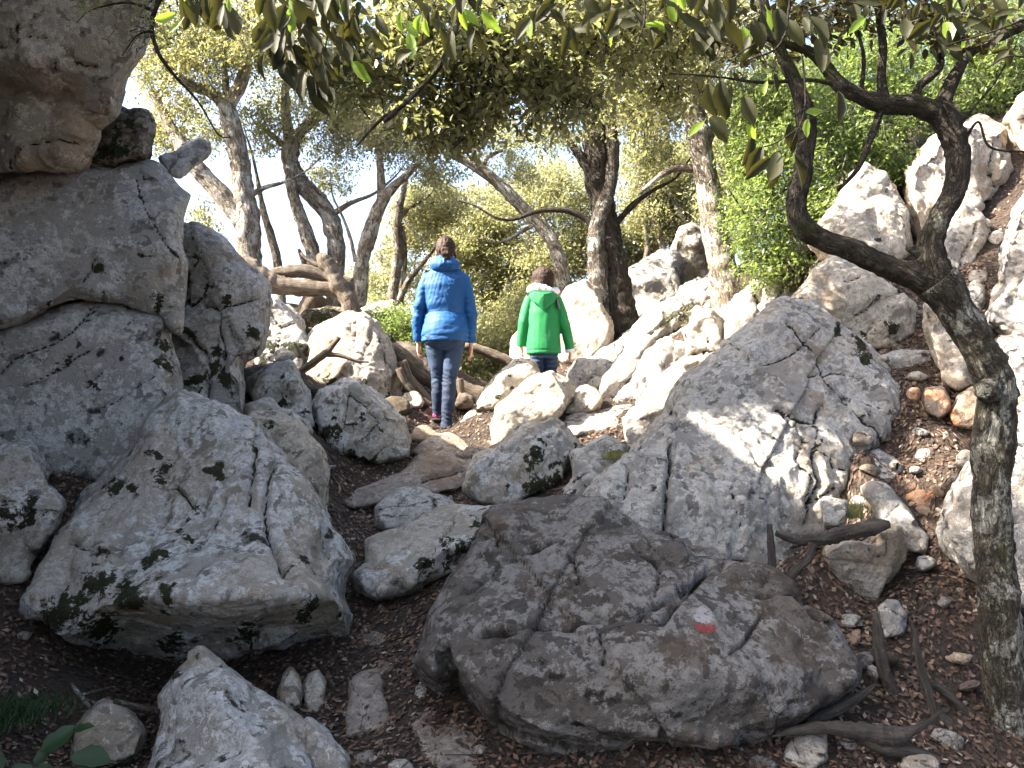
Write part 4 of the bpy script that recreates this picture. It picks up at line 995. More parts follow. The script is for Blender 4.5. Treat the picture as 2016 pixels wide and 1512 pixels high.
def tree(name, label, trunk, branches, crown, mat, leafmat, leaf=.045, kind='fine', per=34, twig=.17, cat='tree', group=None, width=1.0, tstep=7, sides=18, twigs=.006, slim=.88):
    b = base_of(trunk)
    root = empty(name, b)
    trunk = [(a, b_, c, w * slim) for a, b_, c, w in trunk]
    limb('trunk', trunk, M[mat], root, sides=sides, step=tstep, rough=.15, knots=.25, seed=len(label))
    for i, br in enumerate(branches):
        bm_ = M[mat]
        if isinstance(br, tuple): br, bm_ = br[0], M[br[1]]
        br = [(a, b_, c, w * slim) for a, b_, c, w in br]
        limb('branch', br, bm_, root, sides=10, step=tstep, rough=.12, knots=.2, seed=i * 3.1)
    if crown:
        lk = [] if twigs else None
        p, t = clumps(crown, per, twig, links=lk)
        if twigs: twig_mesh('twigs', lk, twigs, M[mat], root)
        leaf_cloud('crown', p, leaf, M[leafmat], root, kind, tone=t, width=width)
    tag(root, label, cat, group)
    return root

def br(Y, *pts):
    return [(x, y, Y + (e[0] if e else 0), w) for x, y, w, *e in pts]
# left oak with two stems
tree('oak_tree', 'pale speckled oak with forked trunk rising behind the left cliff',
     br(9.0, (500, 640, 62), (492, 540, 54), (488, 440, 52), (474, 340, 44), (462, 270, 42), (445, 205, 40)),
     [br(9.0, (482, 440, 46), (445, 395, 42), (405, 350, 40), (375, 315, 36), (340, 260, 28, .2), (300, 180, 18, .3)), br(9.0, (448, 210, 36), (415, 182, 26), (370, 165, 22, -.2), (330, 130, 15, -.3), (300, 95, 9, -.4)),
      br(9.0, (450, 205, 34), (476, 160, 28), (488, 90, 22), (482, 20, 17), (470, -60, 12)), br(9.0, (447, 200, 20), (440, 120, 13), (425, 40, 9), (410, -40, 6)), br(9.0, (484, 390, 14), (520, 370, 11), (560, 358, 7), (605, 335, 4), (640, 300, 2))],
     [(380, 120, 9.2, 130, 110, .9, 9000), (330, 260, 9.6, 70, 60, .6, 3000), (480, 60, 9.2, 120, 90, .9, 7000), (300, 20, 9.2, 110, 90, .8, 4000), (420, 250, 10.2, 60, 50, .4, 1500), (395, 440, 9.8, 40, 55, .4, 900), (520, 250, 9.8, 60, 60, .5, 2000)], 'bark_pale', 'leaf_yellow', .048, twig=.2)
# pair of oaks on the crest
tree('oak_tree', 'twin-stemmed oak on the crest behind the dead logs',
     br(10.0, (665, 640, 46), (660, 560, 40), (662, 490, 38), (650, 430, 36), (622, 392, 38), (592, 360, 40), (572, 320, 38), (572, 280, 36)),
     [br(10.0, (572, 300, 30), (590, 262, 24), (625, 230, 20), (660, 200, 14), (700, 160, 9)), br(10.0, (572, 290, 28), (562, 220, 22), (560, 150, 17), (545, 60, 12)), br(10.0, (650, 425, 16), (690, 400, 11), (735, 382, 7), (775, 350, 4), (800, 320, 2)),
      br(9.9, (615, 640, 38), (616, 560, 34), (618, 505, 33), (600, 450, 30), (582, 400, 27), (572, 360, 24), (573, 325, 20)), br(10.0, (575, 300, 16), (540, 270, 12), (500, 240, 8)), br(9.9, (600, 520, 14), (592, 500, 10), (588, 490, 5)), br(9.9, (560, 640, 16), (545, 510, 20), (520, 420, 15), (510, 370, 9), (498, 310, 6), (480, 250, 3))],
     [(600, 150, 10.2, 130, 100, 1.0, 8000), (660, 260, 10.2, 90, 70, .7, 4200), (560, 60, 10.2, 110, 80, .8, 4500), (650, 350, 10.6, 60, 40, .5, 1500), (720, 200, 10.3, 90, 80, .8, 4500)], 'bark_pale', 'leaf_olive', .046)
tree('oak_tree', 'slender dark oak leaning right, just left of the woman',
     br(9.4, (700, 640, 34), (708, 580, 33), (716, 500, 32), (738, 430, 31), (756, 390, 26), (772, 370, 20), (800, 345, 15), (830, 318, 10)),
     [br(9.4, (752, 396, 22), (750, 350, 18), (745, 300, 13), (735, 240, 9)), br(9.4, (700, 515, 9), (690, 470, 8), (676, 430, 6), (655, 385, 4), (650, 340, 2))],
     [(800, 270, 9.6, 90, 70, .7, 4500), (740, 230, 9.6, 80, 70, .7, 4000), (860, 330, 10.2, 60, 40, .5, 1800)], 'bark_pale', 'leaf_olive', .046)
tree('oak_tree', 'thin grey oak right behind the left shoulder of the woman',
     br(11.2, (768, 620, 24), (776, 560, 23), (784, 500, 22), (782, 440, 20), (788, 400, 15), (800, 350, 10)),
     [br(11.2, (786, 430, 12), (806, 410, 9), (830, 396, 6), (860, 370, 3)), br(11.0, (775, 620, 14), (800, 560, 14), (835, 515, 10), (870, 470, 8)), br(11.2, (790, 600, 10), (798, 500, 9), (792, 440, 7))],
     [(820, 430, 11.8, 60, 70, .7, 6000), (790, 500, 12.2, 50, 60, .5, 3000), (860, 400, 11.6, 70, 50, .6, 5000), (830, 560, 12.4, 60, 50, .5, 3000)], 'bark_pale', 'leaf_olive', .05)
tree('oak_tree', 'leaning oak whose trunk slants up left behind the child',
     br(9.8, (1120, 660, 36), (1112, 580, 34), (1100, 510, 32), (1078, 460, 30), (1030, 410, 28), (985, 365, 25), (945, 330, 20), (900, 305, 13)),
     [br(9.8, (1000, 380, 18), (960, 350, 13), (915, 322, 9), (870, 300, 6)), br(9.8, (1060, 436, 10), (1020, 460, 8), (980, 478, 6), (940, 470, 3)), br(9.8, (950, 330, 14), (960, 310, 10), (990, 295, 6))],
     [(930, 260, 10.0, 110, 60, .8, 5000), (1010, 330, 10.4, 60, 40, .5, 1500)], 'bark_pale', 'leaf_olive', .045)
tree('oak_tree', 'thick double-trunked oak with black plated bark, right of the child',
     br(8.55, (1228, 690, 110), (1222, 640, 84), (1212, 560, 66), (1200, 480, 58), (1186, 400, 54), (1174, 330, 56), (1172, 270, 54), (1168, 200, 42), (1160, 120, 30), (1150, 30, 20)),
     [(br(8.45, (1185, 690, 44), (1180, 600, 42), (1176, 520, 44), (1174, 460, 38), (1190, 400, 34), (1203, 350, 30), (1206, 290, 30), (1202, 220, 26), (1215, 120, 18), (1230, 20, 12)), 'bark'),
      br(8.5, (1172, 450, 16), (1150, 428, 15), (1110, 414, 13), (1060, 416, 11), (1010, 432, 8), (975, 428, 6), (935, 405, 4), (900, 395, 2)), br(8.5, (1195, 655, 16), (1170, 640, 17), (1150, 615, 16), (1130, 580, 15), (1112, 555, 13)),
      br(8.5, (1176, 350, 30), (1150, 320, 24), (1130, 290, 18), (1100, 250, 11)), br(8.5, (1212, 440, 14), (1250, 400, 12), (1290, 372, 9), (1330, 350, 6), (1360, 310, 3))],
     [(1150, 150, 8.4, 160, 110, 1.0, 4500), (1260, 200, 8.6, 110, 80, .8, 3200), (1080, 260, 8.8, 100, 60, .7, 2200), (1230, 60, 8.2, 160, 80, .9, 2600), (1290, 300, 9.4, 60, 50, .5, 2000)], 'bark_dark', 'leaf_oak', .045)
tree('oak_tree', 'straight lichen-grey oak trunk standing on the bedrock slope at right',
     br(7.55, (1438, 640, 76), (1430, 590, 66), (1424, 540, 58), (1408, 450, 56), (1392, 360, 52), (1380, 290, 50), (1368, 220, 46), (1352, 120, 40), (1340, 20, 36), (1330, -80, 30)),
     [br(7.7, (1385, 340, 22), (1350, 330, 18), (1310, 340, 14), (1260, 380, 10)), br(7.5, (1364, 200, 26), (1400, 140, 20), (1450, 90, 14), (1500, 50, 9))],
     [(1350, 120, 7.6, 130, 90, .9, 5000), (1290, 220, 7.9, 80, 60, .6, 2600), (1420, 40, 7.4, 120, 70, .8, 4200)], 'bark_pale', 'leaf_oak', .043)
# background woods beyond the crest: every tree one can tell apart by its trunk
for lab, tr, brs, crown in (
    ('sunlit olive-green oak filling the background right of the woman', br(14, (960, 900, 26), (965, 700, 22), (975, 560, 18), (985, 430, 13)), [br(14, (972, 600, 10), (1000, 540, 8), (1040, 500, 5))],
     [(960, 520, 14, 90, 90, .9, 14000), (960, 430, 14, 110, 70, 1.0, 12000), (900, 470, 13.6, 70, 60, .7, 8000), (960, 650, 13.6, 80, 90, .8, 12000)]),
    ('sunlit oak crown between the child and the double trunk', br(13, (1100, 860, 24), (1095, 640, 20), (1080, 500, 16), (1070, 420, 10)), [br(13, (1085, 540, 9), (1050, 480, 7), (1030, 450, 5))],
     [(1080, 520, 13.4, 90, 80, .9, 12000), (1090, 380, 13.4, 110, 70, 1.0, 11000), (1040, 620, 13.0, 70, 70, .7, 8000), (1150, 460, 13.2, 60, 80, .6, 6000)]),
    ('far thin-stemmed oak seen between the two thick trunks', br(12.5, (1330, 640, 20), (1312, 520, 18), (1290, 440, 16), (1270, 380, 12), (1255, 320, 8)), [br(12.5, (1262, 560, 12), (1275, 480, 12), (1262, 410, 9)), br(12.5, (1360, 480, 16), (1335, 410, 15), (1310, 370, 12), (1280, 350, 8))],
     [(1290, 420, 13, 80, 80, .8, 12000), (1300, 330, 12.8, 90, 60, .8, 9000), (1250, 500, 13.4, 50, 60, .5, 5000), (1350, 420, 12.8, 40, 80, .5, 4000)]),
    ('leafy oak behind the straight grey trunk and the green shrub', br(10.8, (1480, 620, 20), (1470, 480, 18), (1455, 350, 14), (1440, 250, 9)), [br(10.8, (1465, 420, 10), (1500, 350, 8), (1540, 300, 4))],
     [(1440, 380, 10.8, 70, 110, .6, 7000), (1450, 230, 10.8, 100, 90, .7, 7000), (1560, 200, 11, 120, 110, .7, 8000), (1640, 330, 10.6, 90, 90, .6, 5000)]),
    ('pale feathery oak low in the sky gap left of the woman', br(15, (735, 760, 14), (740, 640, 12), (745, 580, 8)), [], [(745, 560, 15, 40, 45, .5, 3000), (700, 545, 15.5, 24, 30, .4, 900), (760, 620, 14.5, 40, 40, .4, 2500)]),
    ('dark undergrowth oak behind the fallen trunk in the dip', br(11.5, (1000, 860, 16), (985, 760, 14), (960, 700, 10)), [br(11.5, (1040, 830, 10), (1030, 760, 9), (1045, 700, 6))], [(990, 700, 11.6, 80, 70, .6, 9000), (900, 690, 11.2, 70, 60, .6, 6000), (1040, 640, 11.6, 60, 60, .5, 5000), (930, 770, 11.0, 70, 40, .5, 4000)])):
    tree('background_oak', lab, tr, brs, crown, 'bark_pale', 'leaf_olive', .062, twig=.22, group='oaks in the background beyond the crest', tstep=12, sides=8, twigs=0)
# bushes
def bush(label, x, y, Y, crown, leafmat, leaf, stems=6, width=1.0, name='shrub', cat='shrub', kind='fine', spread=60):
    root = empty(name, P(x, y, Y))
    rr = random.Random(x)
    for k in range(stems):
        a = rr.uniform(-1, 1)
        limb('stem', [(x + a * 12, y, Y, 7), (x + a * spread * .6, y - spread * .8, Y + rr.uniform(-.2, .2), 5), (x + a * spread * 1.3 + rr.uniform(-20, 20), y - spread * rr.uniform(1.4, 2.4), Y + rr.uniform(-.4, .4), 3)], M['bark'], root, sides=6, step=14)
    lk = []; p, t = clumps(crown, 24, .17, links=lk); twig_mesh('twigs', lk, .004, M['bark'], root)
    leaf_cloud('foliage', p, leaf, M[leafmat], root, kind, tone=t, width=width)
    return tag(root, label, cat)
bush('bright green lentisk shrub lit by the sun left of the curved trunk', 1560, 560, 7.0,
     [(1500, 420, 7.1, 80, 90, .5, 5400), (1560, 300, 7.2, 110, 90, .6, 6600), (1480, 300, 7.4, 70, 100, .5, 4200), (1540, 180, 7.4, 120, 80, .6, 6000), (1530, 520, 6.9, 70, 40, .3, 2400), (1620, 400, 6.9, 50, 60, .4, 2400)], 'leaf_green', .046, 9, .9, spread=110)
bush('tall bright green shrub behind the curved trunk at the upper right', 1760, 400, 7.4,
     [(1700, 240, 7.5, 110, 90, .6, 6600), (1800, 180, 7.8, 120, 80, .7, 6000), (1690, 110, 7.8, 140, 80, .7, 6000), (1720, 320, 7.3, 80, 50, .4, 3000), (1850, 80, 8.2, 140, 80, .7, 5400)], 'leaf_green', .048, 9, .9, spread=110)
bush('sunny green shrub at the top right corner above the white boulders', 1950, 240, 8.0,
     [(1950, 130, 8.2, 100, 90, .7, 5400), (2040, 60, 8.4, 90, 90, .6, 3600), (1930, 30, 8.6, 120, 70, .7, 3600), (1960, 210, 8.0, 60, 30, .3, 1200)], 'leaf_green', .048, 6, .9, spread=80)
bush('dense dark green shrub behind the cream boulder left of the woman', 790, 720, 8.2,
     [(790, 650, 8.3, 50, 36, .35, 5000), (810, 690, 8.2, 40, 40, .3, 4000), (770, 625, 8.4, 40, 16, .3, 1500)], 'leaf_green', .032, 5, spread=30)
bush('small dry broom tuft hanging under the green shrub', 1580, 560, 6.8, [(1570, 545, 6.8, 50, 24, .2, 700)], 'leaf_oak', .04, 16, .4, spread=24)
bush('tiny grey-green sprig growing from the bedrock slope', 1345, 630, 7.2, [(1345, 622, 7.2, 14, 10, .05, 160)], 'leaf_oak', .05, 4, .5, spread=8)

# ------------------------------------------------------------------ the oak in the right foreground
NB = 3.15
near = tree('oak_tree', 'lichen-spotted oak in the right foreground with curved forking limbs',
     br(NB, (2010, 1640, 112), (1995, 1500, 100), (1978, 1350, 92), (1968, 1200, 86), (1958, 1080, 80), (1950, 980, 78), (1956, 880, 80), (1962, 800, 84), (1958, 750, 88), (1930, 690, 80), (1900, 640, 78), (1868, 590, 84), (1838, 556, 88)),
     [(br(NB, (1850, 575, 70), (1800, 545, 60), (1735, 520, 54), (1670, 490, 52), (1610, 468, 50), (1578, 440, 52), (1568, 400, 50), (1580, 340, 46), (1588, 270, 42), (1582, 210, 38), (1560, 150, 32), (1532, 90, 26), (1510, 30, 20), (1498, -60, 14)), 'bark_limb'),
      (br(NB, (1862, 590, 70), (1838, 530, 66), (1832, 480, 56), (1850, 430, 52), (1876, 380, 52), (1888, 320, 54), (1878, 270, 58), (1855, 230, 62), (1830, 205, 50)), 'bark_limb'),
      (br(NB, (1850, 225, 54), (1800, 208, 50), (1740, 205, 46), (1690, 188, 36), (1650, 165, 32), (1620, 125, 28), (1590, 100, 24), (1540, 85, 18), (1470, 60, 13)), 'bark_limb'),
      (br(NB, (1740, 205, 30), (1735, 150, 22), (1738, 90, 20), (1730, 30, 15), (1715, -60, 10)), 'bark_limb'),
      (br(NB, (1850, 215, 40), (1872, 165, 30), (1905, 110, 24), (1950, 80, 26), (2030, 40, 30), (2100, 0, 30)), 'bark_limb'),
      (br(NB, (1905, 100, 18), (1850, 70, 14), (1800, 40, 12), (1770, 0, 10), (1750, -50, 8)), 'bark_limb'),
      (br(NB, (1800, 205, 24), (1810, 170, 20), (1850, 130, 18), (1850, 60, 12), (1870, -20, 8)), 'bark_limb'),
      (br(NB, (1735, 215, 20), (1715, 270, 15), (1690, 330, 12), (1650, 375, 8)), 'bark_limb'),
      (br(NB, (1680, 175, 16), (1600, 158, 10), (1500, 162, 8), (1400, 150, 5), (1320, 145, 3)), 'bark_limb'),
      (br(NB, (1880, 260, 10), (1915, 215, 7), (1960, 160, 5), (2000, 90, 4)), 'bark_limb'),
      (br(NB, (1888, 300, 8), (1925, 240, 6), (1950, 290, 6), (2030, 300, 5)), 'bark_limb'),
      (br(NB, (1695, 185, 12), (1700, 110, 9), (1680, 40, 6), (1650, -20, 4)), 'bark_limb'),
      (br(NB, (1838, 520, 34), (1812, 500, 26), (1786, 486, 18)), 'bark_near')],
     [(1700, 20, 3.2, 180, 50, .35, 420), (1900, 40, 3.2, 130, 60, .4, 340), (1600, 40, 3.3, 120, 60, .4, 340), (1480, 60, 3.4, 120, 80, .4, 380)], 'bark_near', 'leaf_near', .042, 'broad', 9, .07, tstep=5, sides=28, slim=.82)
# stump of a lost limb on the trunk
limb('branch_stub', [(1950, 770, NB - .02, 52), (1945, 768, NB - .09, 44), (1942, 768, NB - .13, 30)], M['bark_near'], near, sides=16, step=2, rough=.2)

# ------------------------------------------------------------------ overhead canopy between viewer and crest (leaves seen from below)
root = tree('oak_bough', 'broad leafy oak bough overhanging the path at the top centre',
     br(4.7, (1300, -260, 40), (1180, -120, 28), (1080, -20, 20), (1010, 60, 14), (960, 150, 9), (930, 230, 5)),
     [br(4.6, (1080, -20, 14), (960, 20, 11), (860, 80, 8), (800, 150, 5)), br(4.8, (1180, -120, 18), (1200, 0, 12), (1160, 100, 8), (1100, 200, 5)), br(4.6, (960, 20, 9), (880, 130, 6), (850, 230, 4)), br(4.9, (1010, 60, 10), (1080, 140, 6), (1050, 240, 4)), br(4.6, (860, 80, 6), (760, 90, 5), (690, 120, 3))],
     [(930, 130, 4.7, 170, 110, .55, 3400), (1080, 180, 4.9, 140, 90, .5, 2600), (820, 60, 4.5, 150, 90, .5, 2100), (880, 240, 4.7, 120, 60, .45, 1700), (1180, 70, 5.0, 140, 100, .5, 2100), (700, 150, 4.9, 100, 100, .4, 1500), (1040, 20, 4.6, 180, 90, .5, 2000), (1250, -20, 4.8, 150, 90, .5, 1200)], 'bark_dark', 'leaf_oak', .048, 'broad', 20, .14, cat='branch')
root = tree('oak_bough', 'shaded leafy oak bough at the top, between centre and right trunk',
     br(5.6, (1500, -220, 34), (1430, -80, 24), (1380, 40, 15), (1330, 120, 9), (1290, 190, 5)),
     [br(5.6, (1430, -80, 15), (1340, -20, 11), (1270, 60, 7)), br(5.5, (1380, 40, 10), (1400, 120, 6))],
     [(1310, 120, 5.6, 110, 100, .4, 1700), (1250, 30, 5.5, 130, 90, .45, 1500), (1400, 40, 5.4, 110, 90, .4, 1200), (1270, 210, 5.9, 80, 60, .35, 800)], 'bark_dark', 'leaf_oak', .048, 'broad', 20, .14, cat='branch')
# crown of the oaks above the viewer, out of the picture: it shades the foreground
root = tree('oak_tree', 'oak leaning over the cliff top, its crown shading the foreground',
     [(-900, 200, 3.8, 120), (-760, -260, 3.6, 100), (-620, -620, 3.4, 80), (-300, -1000, 3.3, 60), (200, -1300, 3.2, 40)],
     [[(-620, -620, 3.4, 50), (-200, -700, 3.0, 34), (300, -800, 2.8, 18)], [(-300, -1000, 3.3, 40), (100, -900, 4.2, 25), (500, -800, 4.8, 14)]],
     [(-200, -900, 2.8, 420, 220, .6, 3000), (300, -1000, 2.4, 420, 260, .6, 2600), (-700, -800, 2.6, 300, 200, .5, 1500)], 'bark_dark', 'leaf_oak', .07, 'fine', 20, .2, tstep=40, sides=10)

# unseen oak added behind the viewer: its crown cuts sky light over the foreground
ob = empty('oak_tree', (1.6, -2.6, gz(1.6, -2.6)))
def world_limb(name, pts, mat, parent):
    c = np.array(pts, float); n, sides = len(c), 12
    V, F = [], []
    for x, y, z, r_ in c:
        for k in range(sides):
            a = 2 * math.pi * k / sides; V.append((x + r_ * math.cos(a), y + r_ * math.sin(a), z))
    for i in range(n - 1):
        for k in range(sides):
            F.append((i * sides + k, i * sides + (k + 1) % sides, (i + 1) * sides + (k + 1) % sides, (i + 1) * sides + k))
    F.append(tuple(range(sides))[::-1]); F.append(tuple((n - 1) * sides + k for k in range(sides)))
    return mesh_obj(name, np.array(V), F, mat, parent)
world_limb('trunk', [(1.6, -2.6, -1.2, .24), (1.5, -2.5, .6, .19), (1.3, -2.2, 2.4, .16), (.9, -1.6, 4.2, .11), (.4, -.6, 5.4, .05)], M['bark'], ob)
cp = []
for cx_, cy_, cz_, n_ in ((1.6, -1.2, 5.5, 3600), (.4, .7, 5.7, 2400), (3.2, .2, 5.6, 4200), (4.6, 2.0, 5.9, 3000), (2.4, -3.6, 5.2, 2600), (.2, -3.0, 5.4, 1800)):
    q = RNG.normal(0, 1, (n_ // 20, 3)); q /= np.linalg.norm(q, axis=1)[:, None]; q *= (RNG.uniform(0, 1, len(q)) ** .4)[:, None]
    c_ = np.array([cx_, cy_, cz_]) + q * np.array([1.5, 1.4, .55])
    cp.append((c_[:, None] + RNG.normal(0, .14, (len(c_), 20, 3))).reshape(-1, 3))
leaf_cloud('crown', np.concatenate(cp), .10, M['leaf_oak'], ob)
tag(ob, 'unseen oak added behind the viewer to shade the near rocks', 'tree')
# ------------------------------------------------------------------ sprays of big leaves close to the viewer: each leaf its own part
def big_leaf_mesh(nm, seed, mat, tone):
    rr = random.Random(seed * 31 + 5)
    rows, vs, fs = 9, [], []
    wid, curl, bend, twist, skew = rr.uniform(.19, .29), rr.uniform(.1, .7), rr.uniform(-.12, .30), rr.uniform(-.5, .5), rr.uniform(-.08, .08)
    for i in range(rows):
        t = i / (rows - 1)
        w = wid * math.sin(math.pi * min(1, t * .93 + .05)) ** .75
        wl, wr = w * (1 + rr.uniform(-.16, .10)), w * (1 + rr.uniform(-.16, .10))
        if i == rows - 1: wl = wr = .008
        zc = -bend * t * t; xc = skew * math.sin(t * 3.1); tw = twist * t
        for x, z in ((-wl, curl * wl), (-wl * .5, curl * wl * .35), (0, 0), (wr * .5, curl * wr * .35), (wr, curl * wr)):
            vs.append((xc + x * math.cos(tw) - z * math.sin(tw), t, zc + z * math.cos(tw) + x * math.sin(tw) + rr.uniform(-.008, .008)))
    for i in range(rows - 1):
        for k in range(4):
            a = i * 5 + k; fs.append((a, a + 1, a + 6, a + 5))
    k = len(vs)                                        # stalk
    vs += [(-.012, 0, 0), (.012, 0, 0), (.012, -.2, .03), (-.012, -.2, .03)]
    fs.append((k, k + 1, k + 2, k + 3))
    me = bpy.data.meshes.new('leaf'); me.from_pydata(vs, [], fs); me.update()
    me.polygons.foreach_set('use_smooth', np.ones(len(fs), dtype=bool))
    me.materials.append(mat); attr(me, 'tone', np.clip(np.array([tone + rr.uniform(-.12, .12) for _ in fs]), 0, 1), 'FACE')
    return me
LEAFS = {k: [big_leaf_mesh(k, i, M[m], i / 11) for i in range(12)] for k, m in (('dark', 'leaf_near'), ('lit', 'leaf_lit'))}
def spray(label, twigs, leaves, seed, name='leafy_twig', Y=1.5, L=.05, group='leafy oak twigs hanging close to the viewer'):
    """twigs: picture polylines; leaves: (x, y, length_px, angle, kind)."""
    rr = random.Random(seed)
    root = empty(name, P(*twigs[0][0][:3]))
    for tw in twigs:
        limb('twig', tw, M['bark_limb'], root, sides=6, step=8, rough=.15)
    for x, y, ln, ang, kind in leaves:
        YY = Y + rr.uniform(-.12, .12)
        o = bpy.data.objects.new('leaf', rr.choice(LEAFS[kind])); COL.objects.link(o)
        o.parent = root
        d = Vector((math.cos(ang), rr.uniform(-.35, .35), -math.sin(ang))).normalized()
        face = Vector((rr.uniform(-.7, .7), -1, rr.uniform(-.5, .5)))
        u = d.cross(face).normalized(); w = u.cross(d)
        s = ln * YY / FPX
        m = Matrix((u, d, w)).transposed().to_4x4()
        o.matrix_local = Matrix.Translation(P(x, y, YY) - root.location) @ m @ Matrix.Diagonal((s * rr.uniform(.8, 1.1), s, s, 1))
    return tag(root, label, 'twig', group)
def hang(n, x0, x1, y0, y1, ln, seed, lit=.1, mean=1.35, sd=.45):
    rr = random.Random(seed)
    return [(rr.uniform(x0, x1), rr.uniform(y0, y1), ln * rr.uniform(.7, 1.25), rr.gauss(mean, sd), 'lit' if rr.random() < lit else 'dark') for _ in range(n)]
Yn = 1.55
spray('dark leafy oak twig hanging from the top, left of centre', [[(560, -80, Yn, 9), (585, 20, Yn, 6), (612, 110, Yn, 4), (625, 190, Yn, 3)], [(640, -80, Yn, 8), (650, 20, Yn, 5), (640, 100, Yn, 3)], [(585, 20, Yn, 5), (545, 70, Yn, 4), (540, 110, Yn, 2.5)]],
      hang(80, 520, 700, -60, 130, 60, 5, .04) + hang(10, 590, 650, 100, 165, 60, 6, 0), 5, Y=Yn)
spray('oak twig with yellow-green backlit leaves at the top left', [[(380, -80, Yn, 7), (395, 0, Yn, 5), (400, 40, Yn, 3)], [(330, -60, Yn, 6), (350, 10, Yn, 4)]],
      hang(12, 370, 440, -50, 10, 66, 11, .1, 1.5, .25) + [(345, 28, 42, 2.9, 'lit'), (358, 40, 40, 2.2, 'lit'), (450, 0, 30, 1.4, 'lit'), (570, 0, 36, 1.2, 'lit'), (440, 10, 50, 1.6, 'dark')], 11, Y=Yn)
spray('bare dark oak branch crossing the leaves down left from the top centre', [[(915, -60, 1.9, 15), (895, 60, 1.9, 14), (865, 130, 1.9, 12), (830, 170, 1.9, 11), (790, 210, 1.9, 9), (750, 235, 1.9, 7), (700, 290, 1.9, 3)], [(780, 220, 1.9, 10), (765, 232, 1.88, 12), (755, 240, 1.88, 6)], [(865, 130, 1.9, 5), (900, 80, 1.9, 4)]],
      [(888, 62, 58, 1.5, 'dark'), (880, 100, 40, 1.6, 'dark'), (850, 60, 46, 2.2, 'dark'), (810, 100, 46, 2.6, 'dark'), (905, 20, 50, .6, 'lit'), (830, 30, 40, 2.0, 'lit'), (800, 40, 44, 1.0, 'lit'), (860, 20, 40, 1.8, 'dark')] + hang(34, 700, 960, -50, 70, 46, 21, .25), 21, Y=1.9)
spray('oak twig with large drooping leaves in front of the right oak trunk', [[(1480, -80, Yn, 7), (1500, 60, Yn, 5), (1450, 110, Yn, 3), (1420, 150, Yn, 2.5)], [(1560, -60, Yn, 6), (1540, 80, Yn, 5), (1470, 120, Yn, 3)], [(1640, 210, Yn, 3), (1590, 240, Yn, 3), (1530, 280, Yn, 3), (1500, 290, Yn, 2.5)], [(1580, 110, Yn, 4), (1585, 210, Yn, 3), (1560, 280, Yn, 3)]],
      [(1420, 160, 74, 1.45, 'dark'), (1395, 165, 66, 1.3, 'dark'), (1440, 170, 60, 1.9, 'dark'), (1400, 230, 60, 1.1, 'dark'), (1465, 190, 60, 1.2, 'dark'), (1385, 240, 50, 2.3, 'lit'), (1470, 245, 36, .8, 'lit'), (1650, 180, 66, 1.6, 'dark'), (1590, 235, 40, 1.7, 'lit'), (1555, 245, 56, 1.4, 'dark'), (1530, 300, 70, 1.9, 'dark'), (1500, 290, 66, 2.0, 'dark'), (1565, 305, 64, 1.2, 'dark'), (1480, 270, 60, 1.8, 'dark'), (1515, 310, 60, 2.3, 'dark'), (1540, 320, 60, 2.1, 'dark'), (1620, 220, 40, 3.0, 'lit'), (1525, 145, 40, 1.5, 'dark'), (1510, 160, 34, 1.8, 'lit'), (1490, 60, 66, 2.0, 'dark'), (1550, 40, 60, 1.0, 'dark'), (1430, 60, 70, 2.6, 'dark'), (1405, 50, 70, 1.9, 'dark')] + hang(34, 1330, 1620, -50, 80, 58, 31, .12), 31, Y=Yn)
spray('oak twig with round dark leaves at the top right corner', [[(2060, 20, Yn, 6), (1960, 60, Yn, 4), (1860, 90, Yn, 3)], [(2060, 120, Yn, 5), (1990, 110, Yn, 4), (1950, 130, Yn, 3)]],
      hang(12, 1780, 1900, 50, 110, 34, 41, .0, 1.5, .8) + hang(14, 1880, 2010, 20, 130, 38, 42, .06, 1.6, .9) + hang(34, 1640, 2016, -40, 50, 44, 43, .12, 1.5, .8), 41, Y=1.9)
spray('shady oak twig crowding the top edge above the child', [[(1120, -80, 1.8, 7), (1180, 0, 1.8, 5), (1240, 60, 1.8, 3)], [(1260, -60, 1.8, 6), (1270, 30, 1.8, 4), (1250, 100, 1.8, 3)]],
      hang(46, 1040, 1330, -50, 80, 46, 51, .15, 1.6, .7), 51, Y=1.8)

# grey lichen beard twigs in front of the overhanging boulder
root = empty('lichen_twig', P(280, -60, 3.4))
rr = random.Random(3)
for tw in ([(330, -40, 3.4, 14), (300, 40, 3.4, 10), (310, 100, 3.4, 8), (345, 150, 3.4, 6), (390, 200, 3.4, 4), (430, 265, 3.4, 3), (455, 270, 3.4, 2)], [(300, 20, 3.4, 8), (250, 5, 3.4, 5), (180, 20, 3.4, 3), (150, 45, 3.4, 2)], [(300, 60, 3.4, 6), (270, 70, 3.4, 4), (240, 110, 3.4, 2)], [(320, 0, 3.4, 8), (240, -20, 3.4, 5), (140, 0, 3.4, 3)]):
    limb('twig', tw, M['bark_limb'], root, sides=6, step=8)
for k in range(60):
    x, y = rr.gauss(285, 34), rr.gauss(45, 34)
    a = rr.uniform(0, 6.28); l = rr.uniform(14, 44)
    limb('twig', [(x, y, 3.4 + rr.uniform(-.1, .1), 2.2), (x + l * .5 * math.cos(a) + rr.uniform(-6, 6), y + l * .5 * math.sin(a), 3.4, 1.8), (x + l * math.cos(a), y + l * math.sin(a) + 4, 3.4, 1.2)], M['bark_pale' if k % 3 else 'bark_limb'], root, sides=4, step=8)
p, t = clumps([(290, 40, 3.4, 36, 60, .1, 260), (190, 15, 3.4, 60, 16, .06, 110)], 10, .04)
tag(leaf_cloud('lichen_tuft', p, .018, M['leaf_oak'], root, 'fine', tone=t), kind='stuff')
tag(root, 'scraggly lichen-covered twigs hanging beside the overhanging boulder', 'twig')

